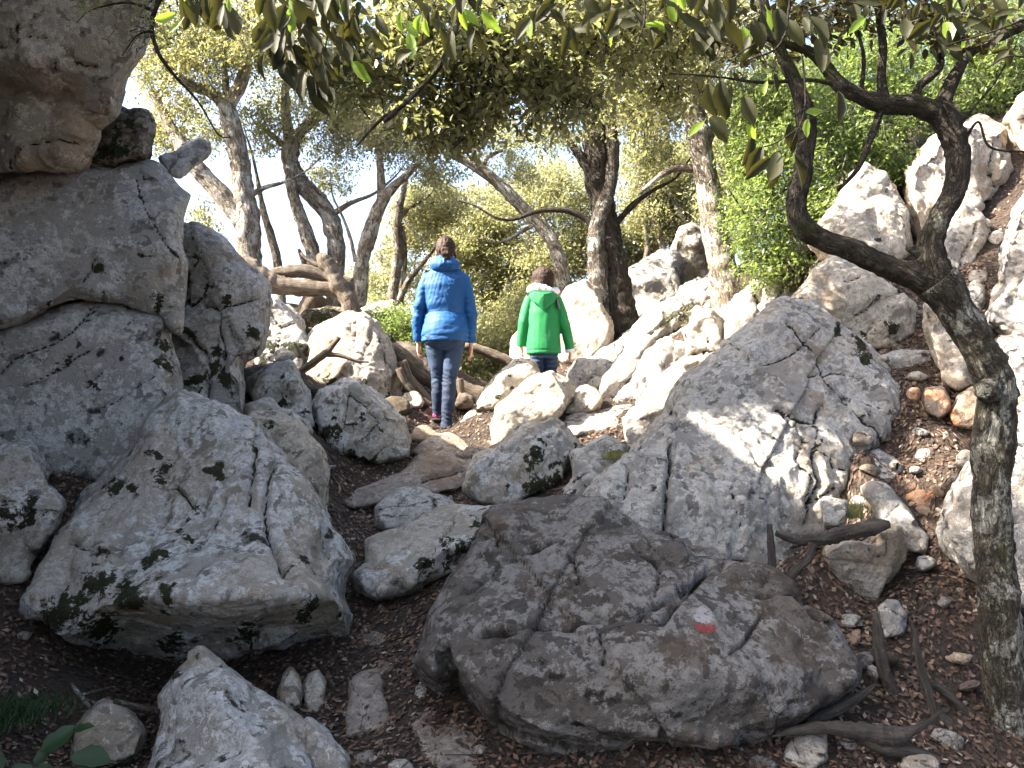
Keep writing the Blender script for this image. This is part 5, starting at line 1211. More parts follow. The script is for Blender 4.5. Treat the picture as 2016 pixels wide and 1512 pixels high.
# ------------------------------------------------------------------ dead wood
def log(label, pts, mat='dead', name='log', cat='log', extra=(), sides=16, rough=.16, group=None):
    root = empty(name, P(*pts[0][:3]))
    limb('stem', pts, M[mat], root, sides=sides, step=5, rough=rough, knots=.25, seed=len(label))
    for e in extra: limb('side_branch', e, M[mat], root, sides=10, step=5, rough=rough, knots=.2)
    return tag(root, label, cat, group)
log('thick pale sawn log lying level across the crest at left', br(8.3, (470, 520, 40), (520, 548, 38), (560, 562, 34), (620, 568, 30), (697, 571, 28)), extra=[br(8.35, (505, 570, 8), (560, 577, 9), (590, 572, 8))])
log('bowed grey log lying behind the sawn log', br(8.6, (500, 556, 18), (540, 540, 24), (600, 534, 26), (650, 548, 22), (695, 556, 16)))
log('broken dead trunk leaning left with a splintered top', br(8.2, (700, 640, 34), (690, 600, 32), (670, 565, 30), (650, 530, 32), (634, 508, 26), (628, 500, 10)), name='dead_trunk', cat='dead trunk', extra=[br(8.2, (660, 545, 10), (648, 520, 9), (640, 498, 3)), br(8.2, (640, 528, 12), (610, 514, 8), (592, 498, 4)), br(8.2, (655, 540, 8), (664, 515, 4))], rough=.24)
log('pale cut stump showing its sunlit end on the crest', br(8.7, (598, 625, 40), (612, 600, 42), (628, 578, 40)), name='stump', cat='stump')
log('grey branch lying over the cream boulder, forked at its tip', br(6.7, (566, 748, 14), (600, 726, 15), (640, 696, 13), (668, 664, 9)), extra=[br(6.7, (638, 697, 9), (670, 700, 8), (700, 710, 6), (726, 713, 3)), br(6.75, (596, 730, 10), (600, 710, 9), (588, 690, 8), (580, 676, 5))], name='fallen_branch', cat='branch')
log('massive weathered fallen trunk passing behind the legs of the woman', br(7.6, (770, 690, 40), (800, 706, 46), (840, 735, 50), (900, 765, 42), (950, 782, 36), (985, 790, 26)), name='fallen_log', cat='log',
    extra=[br(7.55, (975, 790, 20), (985, 772, 18), (1005, 752, 14)), br(7.3, (790, 712, 20), (805, 745, 20), (830, 775, 20), (850, 800, 18)), br(7.2, (785, 725, 14), (795, 750, 15), (820, 780, 15), (850, 800, 12))])
log('thin slanting dead branch behind the right hand of the woman', br(8.4, (915, 680, 16), (950, 690, 18), (990, 706, 18), (1015, 722, 16)), name='fallen_branch', cat='branch')
log('curl of loose bark on the ground left of the pink shoe', br(7.15, (800, 838, 12), (822, 826, 18), (842, 812, 15), (850, 802, 8)), name='bark_piece', cat='bark')
log('red-brown splintered root end right of the legs of the woman', br(7.4, (900, 785, 30), (915, 790, 34), (932, 792, 24)), name='root_stump', cat='root', extra=[br(7.4, (905, 745, 14), (908, 770, 16), (912, 790, 14))])
log('dark short branch lying between the spotted boulder and the squarish rock', br(6.4, (595, 765, 14), (625, 768, 17), (650, 772, 14)), 'rot', name='fallen_branch', cat='branch')
log('weathered split log bridging the dark hollow at lower right', br(3.75, (1528, 1050, 12), (1570, 1062, 20), (1620, 1060, 26), (1680, 1046, 30), (1730, 1035, 26), (1750, 1032, 14)), 'rot', extra=[br(3.7, (1600, 1070, 18), (1590, 1100, 16), (1560, 1130, 15), (1552, 1150, 12))], rough=.22)
log('short upright stake wedged behind the dark boulder', br(3.75, (1522, 1150, 17), (1519, 1090, 15), (1515, 1032, 10)), 'rot', name='stake', cat='stake', rough=.22)
log('dark root snaking down the shaded hollow beside the trunk', br(3.3, (1722, 1205, 6), (1728, 1240, 20), (1735, 1300, 24), (1752, 1350, 22), (1775, 1400, 17), (1792, 1440, 10), (1800, 1470, 3)), 'rot', name='root', cat='root')
log('thin forked root running down to the bottom right', br(3.15, (1790, 1215, 3), (1800, 1250, 11), (1812, 1310, 15), (1830, 1370, 15), (1848, 1440, 14), (1856, 1500, 12)), 'rot', name='root', cat='root', extra=[br(3.15, (1840, 1400, 20), (1880, 1440, 26), (1930, 1490, 28), (1960, 1530, 26)), br(3.2, (1835, 1345, 16), (1880, 1380, 18), (1920, 1440, 16))])
log('knobbly log lying in shadow at the bottom below the dark boulder', br(2.95, (1520, 1450, 4), (1560, 1440, 16), (1620, 1432, 22), (1690, 1440, 30), (1760, 1450, 34), (1795, 1440, 18), (1830, 1420, 10), (1860, 1395, 3)), 'rot', rough=.26, extra=[br(2.95, (1690, 1440, 20), (1730, 1470, 24), (1800, 1480, 18), (1860, 1500, 6))])
log('dark branch lying in the shadow right under the dark boulder', br(3.1, (1570, 1440, 5), (1600, 1420, 18), (1650, 1395, 22), (1700, 1365, 14), (1725, 1345, 4)), 'rot', name='fallen_branch', cat='branch')
log('lichened stick lying across the litter left of the white pyramid', br(3.15, (225, 1380, 9), (265, 1390, 11), (310, 1400, 9), (325, 1410, 8), (315, 1428, 7)), 'bark', name='stick', cat='stick')
log('short forked stick in the dark litter above the brownish boulder', br(3.25, (138, 1345, 7), (160, 1370, 8), (178, 1394, 7)), 'bark', name='stick', cat='stick', extra=[br(3.25, (160, 1368, 5), (190, 1360, 5), (218, 1352, 3))])

# ------------------------------------------------------------------ leaf litter, twigs, gravel
def litter(n, box, size, zoff):
    xy = np.stack([RNG.uniform(box[0], box[1], n), RNG.uniform(box[2], box[3], n)], 1)
    z = ground_z(xy) + ground_detail(xy)
    p = np.column_stack([xy, z + RNG.uniform(.002, zoff, n)])
    px, py = proj(p)
    keep = (px > -60) & (px < 2080) & (py < 1580) & (py > 300)
    keep &= sstep(-.7, .0, fbm(p * 1.7, 2)) > RNG.uniform(0, .55, n)
    return p[keep]
pp = np.vstack([litter(80000, (-3.4, 3.4, 2.4, 6.2), .035, .02), litter(26000, (-3.5, 4.6, 6.0, 9.5), .035, .02)])
tn = np.clip(RNG.beta(1.6, 2.0, len(pp)) + .15 * fbm(pp * 1.5, 2), 0, 1)
o = leaf_cloud('leaf_litter', pp, .032, M['litter'], None, 'fine', droop=0, flat=.42, tone=tn, width=1.0)
v = get_co(o.data)
# lay the blades down: flatten each blade towards the slope it lies on
k = 4
vv = v.reshape(-1, k, 3); base = pp[:, None]
off = vv - base; off[:, :, 2] *= .35
gz0 = ground_z((base + off)[:, :, :2].reshape(-1, 2)).reshape(-1, k) - ground_z(pp[:, :2])[:, None]
off[:, :, 2] += gz0
o.data.vertices.foreach_set('co', (base + off).astype(np.float32).ravel()); o.data.update()
tag(o, 'brown dry oak leaves carpeting the path and hollows', 'leaf litter', kind='stuff')
# gravel chips
def gravel(n):
    xy = np.stack([RNG.uniform(-2.6, 4, n), RNG.uniform(2.6, 8, n)], 1)
    z = ground_z(xy) + ground_detail(xy)
    ico = bmesh.new(); bmesh.ops.create_icosphere(ico, subdivisions=1, radius=1)
    tv = np.array([v.co[:] for v in ico.verts]); tf = np.array([[v.index for v in f.verts] for f in ico.faces]); ico.free()
    s = RNG.gamma(2.0, .0035, n) + .003
    sc = RNG.uniform(.5, 1.3, (n, 1, 3)) * s[:, None, None]
    jit = RNG.uniform(.7, 1.25, (n, len(tv), 1))
    v = tv[None] * sc * jit + np.column_stack([xy, z])[:, None]
    f = (np.arange(n)[:, None, None] * len(tv) + tf[None]).reshape(-1, 3)
    o = mesh_obj('gravel', v.reshape(-1, 3), f, M['path'], smooth=False)
    return tag(o, 'small limestone chips scattered through the leaf litter', 'gravel', kind='stuff')
gravel(1500)
# loose rubble: single stones
protos = [o for o in list(COL.objects) if o.name.split('.')[0] == 'stone' and len(o.data.polygons) < 6000]
def rubble(n, box, pxbox, size, label, group, seed):
    rr = random.Random(seed); k = 0
    for _ in range(n * 60):
        if k >= n: break
        x, y = rr.uniform(*box[:2]), rr.uniform(*box[2:])
        z = gz(x, y)
        px, py = proj(np.array([[x, y, z]]))
        if not (pxbox[0] < px[0] < pxbox[1] and pxbox[2] < py[0] < pxbox[3]): continue
        src = rr.choice(protos)
        o = src.copy(); COL.objects.link(o)
        d = max(src.dimensions) if max(src.dimensions) > 0 else .1
        co = get_co(src.data); d = float((co.max(0) - co.min(0)).max())
        s_ = size * rr.uniform(.5, 1.5) / d
        o.scale = (s_, s_ * rr.uniform(.7, 1.1), s_ * rr.uniform(.5, .9))
        o.rotation_euler = (rr.uniform(-.5, .5), rr.uniform(-.5, .5), rr.uniform(0, 6.28))
        o.location = (x, y, z - size * .12)
        for key in list(o.keys()): del o[key]
        tag(o, label, 'stone', group); k += 1
rubble(32, (1.6, 3.4, 3.6, 6.2), (1640, 1930, 560, 1010), .075, 'small loose stone of the rubble on the right slope', 'loose rubble on the right slope', 1)
rubble(14, (1.3, 2.4, 3.0, 4.3), (1600, 1930, 1040, 1480), .08, 'small loose stone in the shaded hollow beside the right trunk', 'loose stones in the right hollow', 2)
rubble(16, (-1.6, .1, 3.2, 7.2), (560, 960, 840, 1500), .06, 'small loose stone lying in the leaf litter along the path', 'loose stones along the path', 3)
def dead_twigs(n):
    xy = np.stack([RNG.uniform(-2.8, 3.8, n), RNG.uniform(2.6, 7.5, n)], 1)
    a = RNG.uniform(0, 6.28, n); l = RNG.gamma(2, .035, n) + .03
    L = []
    for sgn, bend in ((-1, 0), (0, .12), (1, 0)):
        q = xy + np.stack([np.cos(a) * l * sgn - np.sin(a) * l * bend, np.sin(a) * l * sgn + np.cos(a) * l * bend], 1)
        L.append(np.column_stack([q, ground_z(q) + ground_detail(q) + RNG.uniform(.006, .022, n)]))
    o = twig_mesh('fallen_twigs', [np.stack(L, 1)], .0035, M['rot'], None)
    return tag(o, 'thin dry twigs strewn over the leaf litter', 'twigs', kind='stuff')
dead_twigs(1500)

# ------------------------------------------------------------------ green things near the ground
def leafy_plant(label, x, y, Y, leaves, mat, name='plant'):
    root = empty(name, P(x, y, Y))
    for lx, ly, ln, ang in leaves:
        me = big_leaf_mesh('leaf', int(lx + ly), M[mat], .5)
        o = bpy.data.objects.new('leaf', me); COL.objects.link(o); o.parent = root
        d = Vector((math.cos(ang), -.35, -math.sin(ang))).normalized(); face = Vector((.2, -.8, .9))
        u = d.cross(face).normalized(); w = u.cross(d); s = ln * Y / FPX
        o.matrix_local = Matrix.Translation(P(lx, ly, Y) - root.location) @ Matrix((u, d, w)).transposed().to_4x4() @ Matrix.Diagonal((s * 1.35, s, s, 1))
    limb('stem', [(x, y + 40, Y, 4), (x + 4, y, Y, 3), (leaves[0][0], leaves[0][1], Y - .01, 2)], M['bark'], root, sides=5, step=8)
    return tag(root, label, 'plant')
leafy_plant('low plant with broad dark green leaves at the bottom left', 140, 1450, 2.75, [(148, 1432, 70, 2.6), (100, 1470, 40, 2.3), (150, 1436, 40, -.4)], 'leaf_ground')
leafy_plant('dark green leaves cut by the bottom edge at the left corner', 30, 1530, 2.7, [(10, 1500, 60, 2.2), (60, 1520, 70, .2), (30, 1505, 50, .8), (0, 1480, 60, 1.6)], 'leaf_ground')
leafy_plant('single dark green leaf at the bottom edge left of the white pyramid', 210, 1530, 2.72, [(215, 1500, 70, 3.5), (170, 1515, 60, 2.9)], 'leaf_ground')
def grass(label, x, y, Y, rx, n, h, mat='leaf_green'):
    b = P(x, y, Y)
    root_p = np.column_stack([RNG.normal(b.x, rx, n), RNG.normal(b.y, rx, n), np.full(n, b.z)])
    v, f = [], []
    for q in root_p:
        d = np.array([RNG.normal(0, .5), RNG.normal(0, .5), 1.0]) * h * RNG.uniform(.5, 1.2)
        s = np.array([.0025, 0, 0]); k = len(v)
        v += [q - s, q + s, q + d * .55 + s * .7, q + d * .55 - s * .7, q + d + np.array([d[0] * .5, d[1] * .5, -abs(d[0]) * .5])]
        f += [(k, k + 1, k + 2, k + 3), (k + 3, k + 2, k + 4)]
    o = mesh_obj('grass_tuft', np.array(v), f, M[mat], origin=b)
    attr(o.data, 'tone', RNG.uniform(0, 1, len(f)), 'FACE')
    return tag(o, label, 'grass')
grass('mossy grass tuft on the stone left of the huge fissured boulder', 1212, 905, 5.0, .035, 160, .07, 'leaf_yellow')
grass('dry grey tuft in the dark gap beside the hanging wedge rock', 1680, 1020, 4.05, .03, 90, .12, 'leaf_oak')
grass('dull green moss-grass cushion at the left edge near the bottom', 20, 1410, 3.1, .08, 900, .05, 'leaf_ground')
# ------------------------------------------------------------------ people
def cloth(name, col, rough=.6, fade=None, fade_amt=0, weave=400, bump=.15, sheen=.0):
    t = NT(name); v = t.coord('Object')
    n = t.noise(v, 9, 4, .6); f = t.noise(v, weave, 2, .6)
    c = t.mix(t.math('MULTIPLY', t.step(n, .3, .75), .5), col, tuple(.72 * x for x in col))
    if fade: c = t.mix(t.math('MULTIPLY', t.step(t.attr('fade'), .1, .9), fade_amt), c, fade)
    t.set(t.b.inputs['Base Color'], c); t.b.inputs['Roughness'].default_value = rough
    t.b.inputs['Specular IOR Level'].default_value = .35
    t.set(t.b.inputs['Normal'], t.bump(t.math('ADD', t.math('MULTIPLY', n, .6), t.math('MULTIPLY', f, .25)), bump, .01))
    return t.m
M['blue'] = cloth('blue_nylon', (.006, .078, .25), .65, None, 0, 300, .3)
M['blue_dark'] = cloth('blue_trim', (.006, .07, .30), .5)
M['green'] = cloth('green_softshell', (.010, .20, .058), .65)
M['grey_trim'] = cloth('grey_trim', (.14, .13, .13), .6)
M['jeans'] = cloth('denim', (.010, .020, .046), .8, (.032, .062, .125), .7, 700, .25)
M['jeans_dark'] = cloth('denim_seam', (.012, .024, .055), .8)
M['pink'] = cloth('pink_mesh', (.62, .04, .14), .55)
M['sole'] = cloth('dark_rubber', (.03, .035, .035), .7)
M['white_cloth'] = cloth('white_lining', (.72, .72, .76), .7)
M['sky_cloth'] = cloth('blue_lining', (.03, .16, .50), .7)
M['eye'] = cloth('eye', (.35, .33, .31), .3)
def skin_mat():
    t = NT('skin'); v = t.coord('Object'); n = t.noise(v, 14, 4, .6)
    t.set(t.b.inputs['Base Color'], t.mix(n, (.50, .25, .17), (.60, .33, .24))); t.b.inputs['Roughness'].default_value = .5
    t.b.inputs['Subsurface Weight'].default_value = .08
    return t.m
M['skin'] = skin_mat()
def hair_mat(name, a, b):
    t = NT(name); v = t.coord('Object')
    n = t.noise(t.mapping(v, (1, 1, .12)), 160, 4, .65, .4); m = t.noise(v, 12, 3, .6)
    t.set(t.b.inputs['Base Color'], t.mix(t.step(t.math('ADD', t.math('MULTIPLY', n, .7), t.math('MULTIPLY', m, .3)), .35, .65), a, b))
    t.b.inputs['Roughness'].default_value = .6; t.b.inputs['Specular IOR Level'].default_value = .25
    t.set(t.b.inputs['Normal'], t.bump(n, .8, .006))
    return t.m
M['hair'] = hair_mat('brown_hair', (.010, .005, .0035), (.05, .022, .012))
M['hair_dark'] = hair_mat('dark_brown_hair', (.008, .005, .004), (.05, .024, .015))

def loft(rings, sides=20):
    """Closed tube through rings (x, y, z, half_width, half_depth)."""
    c = np.array([r[:3] for r in rings], float); n = len(c)
    tan = np.gradient(c, axis=0); tan /= np.linalg.norm(tan, axis=1)[:, None] + 1e-9
    V, F = [], []
    for i in range(n):
        x = np.array([1.0, 0, 0]); u = x - tan[i] * tan[i].dot(x)
        if np.linalg.norm(u) < .2: u = np.array([0, 1.0, 0]) - tan[i] * tan[i][1]
        u /= np.linalg.norm(u); w = np.cross(tan[i], u)
        for k in range(sides):
            a = 2 * math.pi * k / sides
            V.append(c[i] + u * math.cos(a) * rings[i][3] + w * math.sin(a) * rings[i][4])
    for i in range(n - 1):
        for k in range(sides):
            k2 = (k + 1) % sides
            F.append((i * sides + k, i * sides + k2, (i + 1) * sides + k2, (i + 1) * sides + k))
    F.append(tuple(range(sides))[::-1]); F.append(tuple((n - 1) * sides + k for k in range(sides)))
    return V, F
def ball(c, r, seg=20):
    bm = bmesh.new(); bmesh.ops.create_uvsphere(bm, u_segments=seg, v_segments=seg // 2, radius=1)
    V = [np.array(c) + np.array(v.co[:]) * np.array(r) for v in bm.verts]; F = [tuple(v.index for v in f.verts) for f in bm.faces]
    bm.free(); return V, F
def union(shapes, voxel, smooth_it=3):
    V, F = [], []
    for v, f in shapes:
        k = len(V); V += [tuple(q) for q in v]; F += [tuple(i + k for i in g) for g in f]
    bm = bmesh.new(); bv = [bm.verts.new(v) for v in V]
    for f in F:
        try: bm.faces.new([bv[i] for i in f])
        except ValueError: pass
    bmesh.ops.recalc_face_normals(bm, faces=bm.faces[:]); bmesh.ops.triangulate(bm, faces=bm.faces[:])
    bm.verts.index_update()
    vv = [tuple(v.co) for v in bm.verts]; ff = [tuple(v.index for v in f.verts) for f in bm.faces]; bm.free()
    return remesh(vv, ff, voxel, smooth_it)
def part(name, me, mat, parent, fn=None):
    co, no = get_co(me), get_no(me)
    if fn is not None:
        r = fn(co, no)
        me.vertices.foreach_set('co', (co + r).astype(np.float32).ravel() if r.ndim == 2 else (co + no * r[:, None]).astype(np.float32).ravel()); me.update()
    me.name = name; me.polygons.foreach_set('use_smooth', np.ones(len(me.polygons), dtype=bool))
    me.materials.clear(); me.materials.append(M[mat])
    o = bpy.data.objects.new(name, me); COL.objects.link(o); o.parent = parent
    return o
def hand(wx, wy, wz, side, s=1.0):
    """Palm and five curled fingers hanging from a wrist."""
    sh = [loft([(wx, wy, wz + .05 * s, .022 * s, .026 * s), (wx, wy, wz, .02 * s, .026 * s), (wx, wy + .005, wz - .04 * s, .018 * s, .040 * s), (wx, wy + .008, wz - .08 * s, .016 * s, .040 * s)], 12)]
    for k, (dy, ln) in enumerate(((.034, .062), (.012, .072), (-.011, .068), (-.032, .052))):
        y0, z0 = wy + .008 + dy * s, wz - .075 * s
        sh.append(loft([(wx, y0, z0 + .015 * s, .0095 * s, .0095 * s), (wx, y0, z0 - ln * .45 * s, .0092 * s, .0092 * s), (wx - side * .016 * s, y0, z0 - ln * .8 * s, .0085 * s, .0085 * s), (wx - side * .036 * s, y0, z0 - ln * .85 * s, .0075 * s, .0075 * s)], 10))
    sh.append(loft([(wx, wy + .03 * s, wz - .025 * s, .012 * s, .012 * s), (wx - side * .01, wy + .052 * s, wz - .052 * s, .0105 * s, .0105 * s), (wx - side * .02 * s, wy + .054 * s, wz - .085 * s, .009 * s, .009 * s)], 10))
    return sh
def head(cz, s, tilt=0.0, cx=0.0, cy=0.0):
    return [ball((cx, cy, cz), (.074 * s, .092 * s, .105 * s)), ball((cx, cy + .045 * s, cz - .055 * s), (.052 * s, .05 * s, .06 * s)), ball((cx, cy + .098 * s, cz - .02 * s), (.013 * s, .022 * s, .024 * s), 12),
            ball((cx, cy + .082 * s, cz - .058 * s), (.026 * s, .013 * s, .009 * s), 12), ball((cx - .077 * s, cy + .005, cz - .015 * s), (.012 * s, .02 * s, .032 * s), 12), ball((cx + .077 * s, cy + .005, cz - .015 * s), (.012 * s, .02 * s, .032 * s), 12),
            ball((cx, cy + .075 * s, cz + .018 * s), (.05 * s, .02 * s, .014 * s), 12)]
def eyes(parent, cz, s, cx=0.0):
    for sg in (-1, 1):
        part('eye', union([ball((cx + sg * .030 * s, .082 * s, cz), (.012 * s, .012 * s, .009 * s), 10)], .004, 0), 'eye', parent)
def wrinkle(amp, f=9.0, vert=.5, seed=0):
    def fn(co, no):
        q = co * np.array([f, f, f * vert]) + seed
        return amp * fbm(q, 4) + amp * .5 * ridged(q * 1.7 + 3, 2)
    return fn

# the woman in blue
W = empty('person', P(876, 851, 6.9))
legs_w = [[(-.085, 0, .88, .098, .105), (-.082, .005, .74, .088, .092), (-.07, .02, .56, .070, .074), (-.062, .035, .46, .056, .062), (-.064, .03, .34, .056, .062), (-.068, .06, .2, .044, .048), (-.070, .075, .125, .040, .044)],
          [(.085, 0, .88, .098, .105), (.076, -.005, .74, .090, .092), (.052, -.02, .56, .070, .074), (.038, -.035, .44, .057, .062), (.034, -.06, .33, .058, .063), (.024, -.075, .16, .046, .05), (.018, -.08, .03, .046, .052)]]
arms_w = [[(-.10, 0, 1.345, .045, .055), (-.152, -.004, 1.31, .056, .064), (-.184, -.012, 1.22, .053, .06), (-.210, -.022, 1.10, .048, .055), (-.232, -.008, .99, .046, .05), (-.236, .03, .86, .041, .043), (-.235, .045, .785, .039, .04)],
          [(.10, 0, 1.345, .045, .055), (.148, -.004, 1.31, .056, .064), (.179, -.012, 1.22, .053, .06), (.203, -.02, 1.10, .048, .055), (.222, -.005, .99, .046, .05), (.222, .035, .86, .041, .043), (.216, .05, .775, .039, .04)]]
body = head(1.558, 1.02) + [loft([(0, .0, 1.30, .06, .06), (0, .0, 1.42, .05, .052), (0, .008, 1.50, .048, .05)], 14), loft([(0, 0, .86, .14, .10), (0, 0, 1.05, .12, .09), (0, 0, 1.25, .15, .10), (0, 0, 1.36, .13, .07)])]
body += [loft([(x, y, z, a * .72, b * .72) for x, y, z, a, b in l], 12) for l in legs_w + arms_w]
body += hand(-.236, .05, .765, -1, .95) + hand(.216, .055, .755, 1, .95)
Wb = part('body', union(body, .0055, 2), 'skin', W)
eyes(Wb, 1.565, 1.0)
def quilt(co, no):
    x, y, z = co[:, 0], co[:, 1], co[:, 2]
    wob = .25 * fbm(co * 9, 3)
    up = sstep(1.02, 1.12, z)
    pv = np.abs(np.sin(np.pi * (x * 30 + (z - 1.2) * 9 * np.sign(x) + wob * 3)))
    ph = np.abs(np.sin(np.pi * (z * 20 + x * x * 22 + wob * 2.2)))
    q = np.where(np.abs(x) < .17, up * pv + (1 - up) * ph, ph)
    hem = np.exp(-((z - .808) / .008) ** 2) * (np.abs(x) < .2) + .6 * np.exp(-((z - 1.015 + .25 * x * x) / .006) ** 2) * (np.abs(x) < .18)
    return .0028 * (q ** .6) - .006 * hem + .011 * fbm(co * np.array([7, 7, 13]), 3) + .006 * ridged(co * np.array([5, 5, 12]) + 1.7, 2) * (np.abs(x) > .15)
jk = [loft([(0, -.016, .772, .193, .156), (0, -.018, .84, .194, .156), (0, -.012, .92, .184, .145), (0, .0, 1.02, .170, .122), (0, -.005, 1.14, .184, .13), (0, -.01, 1.25, .190, .13), (0, -.01, 1.32, .178, .112), (0, -.005, 1.375, .140, .09), (0, .0, 1.42, .10, .07), (0, .0, 1.46, .072, .066)], 28)]
jk += [loft(a, 16) for a in arms_w]
part('jacket', union(jk, .0075, 4), 'blue', W, quilt)
part('hood', union([ball((.0, -.075, 1.415), (.128, .075, .072)), ball((-.005, -.05, 1.46), (.10, .08, .05)), loft([(-.10, -.02, 1.41, .05, .05), (0, -.10, 1.43, .055, .06), (.10, -.02, 1.41, .05, .05)], 14)], .007, 4), 'blue', W, wrinkle(.009, 8, 1.6, 4))
for sg, xs, z in ((-1, -.235, .80), (1, .217, .79)):
    part('cuff', union([loft([(xs, .043, z + .022, .043, .044), (xs, .047, z - .02, .042, .043)], 16)], .006, 1), 'blue_dark', W)
part('waistband', union([loft([(0, -.002, .80, .184, .124), (0, -.002, .765, .182, .124)], 28)], .008, 1), 'jeans_dark', W)
jn = [loft([(0, .0, .97, .165, .115), (0, -.01, .90, .180, .128), (0, -.018, .83, .186, .135), (0, -.012, .76, .172, .125), (0, 0, .71, .12, .09)], 26), ball((-.085, -.065, .80), (.088, .075, .085)), ball((.085, -.065, .80), (.088, .075, .085))] + [loft(l, 18) for l in legs_w]
def denim(co, no):
    z, x = co[:, 2], co[:, 0]
    knee = np.exp(-((z - .44) / .07) ** 2) + np.exp(-((z - .12) / .06) ** 2) + .5 * np.exp(-((z - .70) / .05) ** 2)
    return .007 * fbm(co * 9, 3) + .004 * ridged(co * np.array([9, 9, 16]) + 4, 2) + .0035 * knee * np.sin(z * 150 + 7 * fbm(co * 10, 2) + x * 60)
j = part('jeans', union(jn, .007, 3), 'jeans', W, denim)
co = get_co(j.data); attr(j.data, 'fade', np.clip(.75 * np.exp(-((co[:, 2] - .80) / .10) ** 2) * (co[:, 1] < -.05) + .55 * np.exp(-((co[:, 2] - .6) / .16) ** 2) + .25 + .4 * fbm(co * 8, 3), 0, 1))
for (fx, fy, fz) in ((-.072, .095, .115), (.016, -.055, .02)):
    part('shoe', union([loft([(fx, fy - .065, fz + .035, .034, .03), (fx, fy - .03, fz + .03, .042, .036), (fx, fy + .06, fz + .015, .046, .03), (fx, fy + .15, fz + .005, .042, .022), (fx, fy + .19, fz + .002, .026, .014)], 14), loft([(fx, fy - .03, fz + .02, .036, .04), (fx, fy - .03, fz + .075, .036, .04)], 12)], .006, 2), 'pink', W)
    part('shoe_sole', union([loft([(fx, fy - .075, fz - .006, .036, .012), (fx, fy - .02, fz - .008, .045, .013), (fx, fy + .07, fz - .016, .049, .012), (fx, fy + .16, fz - .02, .044, .011), (fx, fy + .20, fz - .018, .026, .01)], 12)], .006, 1), 'sole', W)
hz = 1.558
part('hair', union([ball((0, -.012, hz + .018), (.082, .098, .100)), ball((0, -.045, hz - .01), (.078, .066, .085)), ball((0, -.055, hz - .055), (.058, .05, .05))], .006, 2), 'hair', W,
     lambda co, no: .006 * ridged(co * np.array([60, 60, 14]), 3) + .006 * fbm(co * 14, 3))
part('ponytail', union([loft([(.0, -.098, hz - .01, .022, .02), (.004, -.125, hz - .025, .036, .026), (.012, -.13, hz - .06, .036, .024), (.022, -.12, hz - .10, .026, .018), (.03, -.11, hz - .13, .012, .01)], 14), loft([(.07, -.01, hz - .02, .012, .012), (.084, .0, hz - .06, .007, .007), (.082, .01, hz - .10, .003, .003)], 8)], .005, 1), 'hair', W,
     lambda co, no: .007 * ridged(co * np.array([70, 70, 12]) + 5, 3))
lv, lf = [], []
for k in range(16):
    a = 2 * math.pi * k / 16
    for r_ in (1.0, .55): lv.append((-.005 + .014 * r_ * math.cos(a), -.128, 1.478 + .009 * r_ * math.sin(a)))
for k in range(16):
    b2 = (k + 1) % 16; lf.append((2 * k, 2 * b2, 2 * b2 + 1, 2 * k + 1))
o = mesh_obj('emblem', np.array(lv) + np.array(W.location), lf, M['white_cloth'], W)
tag(W, 'woman in blue quilted jacket and jeans walking away up the path', 'person')

# the child in green
K = empty('person', P(1070, 808, 7.35))
legs_k = [[(-.062, 0, .56, .072, .078), (-.06, .0, .42, .066, .07), (-.055, .0, .30, .056, .06), (-.055, .01, .18, .052, .055), (-.055, .02, .06, .05, .054)],
          [(.062, 0, .56, .072, .078), (.062, .01, .42, .066, .07), (.06, .02, .30, .056, .06), (.06, .05, .18, .052, .055), (.06, .06, .08, .05, .054)]]
arms_k = [[(-.115, 0, 1.02, .055, .06), (-.150, -.005, .93, .054, .058), (-.178, -.01, .80, .050, .054), (-.192, .005, .69, .048, .05), (-.198, .03, .585, .047, .047)],
          [(.115, 0, 1.02, .055, .06), (.150, -.005, .93, .054, .058), (.185, -.01, .80, .050, .054), (.215, .005, .69, .046, .048), (.242, .02, .55, .043, .044)]]
kb = head(1.185, .98) + [loft([(0, 0, .98, .05, .05), (0, 0, 1.06, .042, .044), (0, .005, 1.14, .042, .044)], 12), loft([(0, 0, .52, .10, .08), (0, 0, .75, .09, .07), (0, 0, .95, .11, .075), (0, 0, 1.03, .09, .05)])]
kb += [loft([(x, y, z, a * .66, b * .66) for x, y, z, a, b in l], 12) for l in legs_k + arms_k] + hand(-.199, .035, .585, -1, .7) + hand(.246, .024, .535, 1, .72)
Kb = part('body', union(kb, .005, 2), 'skin', K)
eyes(Kb, 1.19, .95)
kj = [loft([(.005, 0, .515, .160, .115), (.004, -.004, .62, .156, .118), (0, -.006, .76, .146, .115), (0, -.008, .88, .142, .112), (0, -.006, .97, .138, .098), (0, -.002, 1.03, .11, .075), (0, 0, 1.065, .07, .058)], 26)] + [loft(a, 16) for a in arms_k]
part('jacket', union(kj, .007, 4), 'green', K, lambda co, no: .008 * fbm(co * np.array([9, 9, 4]), 3) + .004 * ridged(co * np.array([6, 6, 3]) + 2, 2) - .004 * np.exp(-((co[:, 2] - .54) / .006) ** 2))
hp = [(-.135, -.055, 1.045), (-.115, -.10, .985), (.0, -.135, .885), (.10, -.105, .975), (.13, -.055, 1.04), (.09, -.12, 1.06), (-.09, -.12, 1.06), (0, -.165, 1.035), (0, -.15, .95), (-.06, -.03, 1.09), (.06, -.03, 1.09), (0, -.06, .92), (-.05, -.14, .955), (.05, -.14, .955)]
bm = bmesh.new(); [bm.verts.new(p) for p in hp]; bmesh.ops.convex_hull(bm, input=bm.verts)
bmesh.ops.delete(bm, geom=[v for v in bm.verts if not v.link_faces], context='VERTS'); bm.verts.index_update()
hv = [np.array(v.co[:]) for v in bm.verts]; hf = [tuple(v.index for v in f.verts) for f in bm.faces]; bm.free()
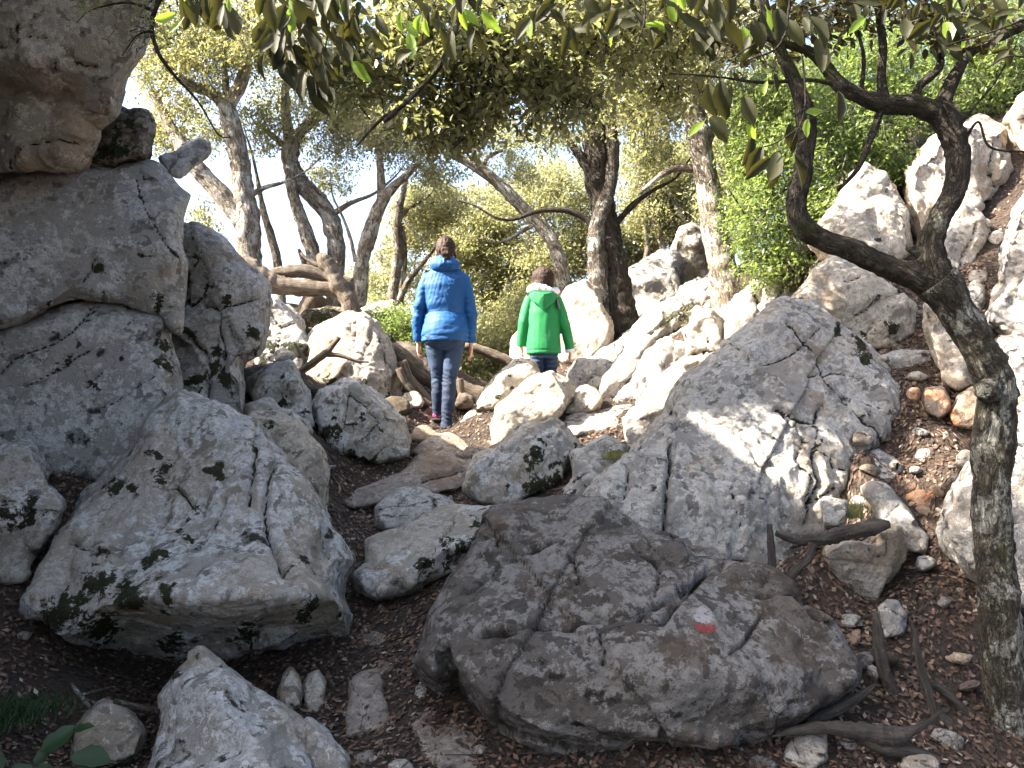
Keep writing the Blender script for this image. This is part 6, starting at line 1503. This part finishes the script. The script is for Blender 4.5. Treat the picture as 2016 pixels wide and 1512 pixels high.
part('hood', union([(hv, hf)], .006, 2), 'green', K, wrinkle(.006, 9, .6, 8))
th = np.linspace(math.pi * 1.02, math.pi * 2.0, 9)
part('hood_lining', union([loft([(.112 * math.cos(a), .02 + .125 * math.sin(a), 1.09 + .02 * math.sin(a * 2), .042, .036) for a in th], 12)], .006, 2), 'white_cloth', K, wrinkle(.008, 12, 1, 2))
part('hood_stripe', union([ball((-.05, -.10, 1.105), (.042, .028, .022), 14)], .005, 1), 'sky_cloth', K, wrinkle(.004, 14, 1, 2))
part('cuff', union([loft([(.241, .02, .56, .045, .046), (.246, .022, .53, .043, .044)], 14)], .005, 1), 'white_cloth', K)
part('side_panel', union([loft([(.118, -.085, 1.0, .010, .02), (.132, -.088, .95, .014, .02), (.142, -.082, .90, .006, .02)], 8)], .005, 1), 'grey_trim', K)
kn = [loft([(0, 0, .62, .128, .095), (0, -.004, .54, .132, .102), (0, -.002, .47, .118, .09)], 20)] + [loft(l, 16) for l in legs_k]
j = part('jeans', union(kn, .006, 2), 'jeans', K, lambda co, no: .005 * fbm(co * 10, 3) + .004 * np.sin(co[:, 2] * 150 + 3 * fbm(co * 9, 2)))
co = get_co(j.data); attr(j.data, 'fade', np.clip(.7 * np.exp(-((co[:, 2] - .47) / .09) ** 2) + .25 + .4 * fbm(co * 9, 3), 0, 1))
for (fx, fy, fz) in ((-.055, .02, .02), (.06, .06, .04)):
    part('shoe', union([loft([(fx, fy - .06, fz + .035, .034, .032), (fx, fy + .02, fz + .025, .042, .034), (fx, fy + .12, fz + .01, .04, .024), (fx, fy + .15, fz, .022, .014)], 12)], .006, 1), 'grey_trim', K)
part('hair', union([ball((0, -.010, 1.205), (.100, .108, .100)), ball((0, -.03, 1.155), (.092, .085, .075)), ball((0, -.05, 1.12), (.06, .045, .035))], .006, 2), 'hair_dark', K,
     lambda co, no: .007 * ridged(co * np.array([50, 50, 14]), 3) + .006 * fbm(co * 16, 3))
o = mesh_obj('emblem', np.array([(-.012, -.128, .655), (.03, -.128, .655), (.016, -.129, .668), (.006, -.129, .676)]) + np.array(K.location), [(0, 1, 2, 3)], M['grey_trim'], K)
tag(K, 'child in bright green hooded jacket and jeans standing on the rocks', 'person')
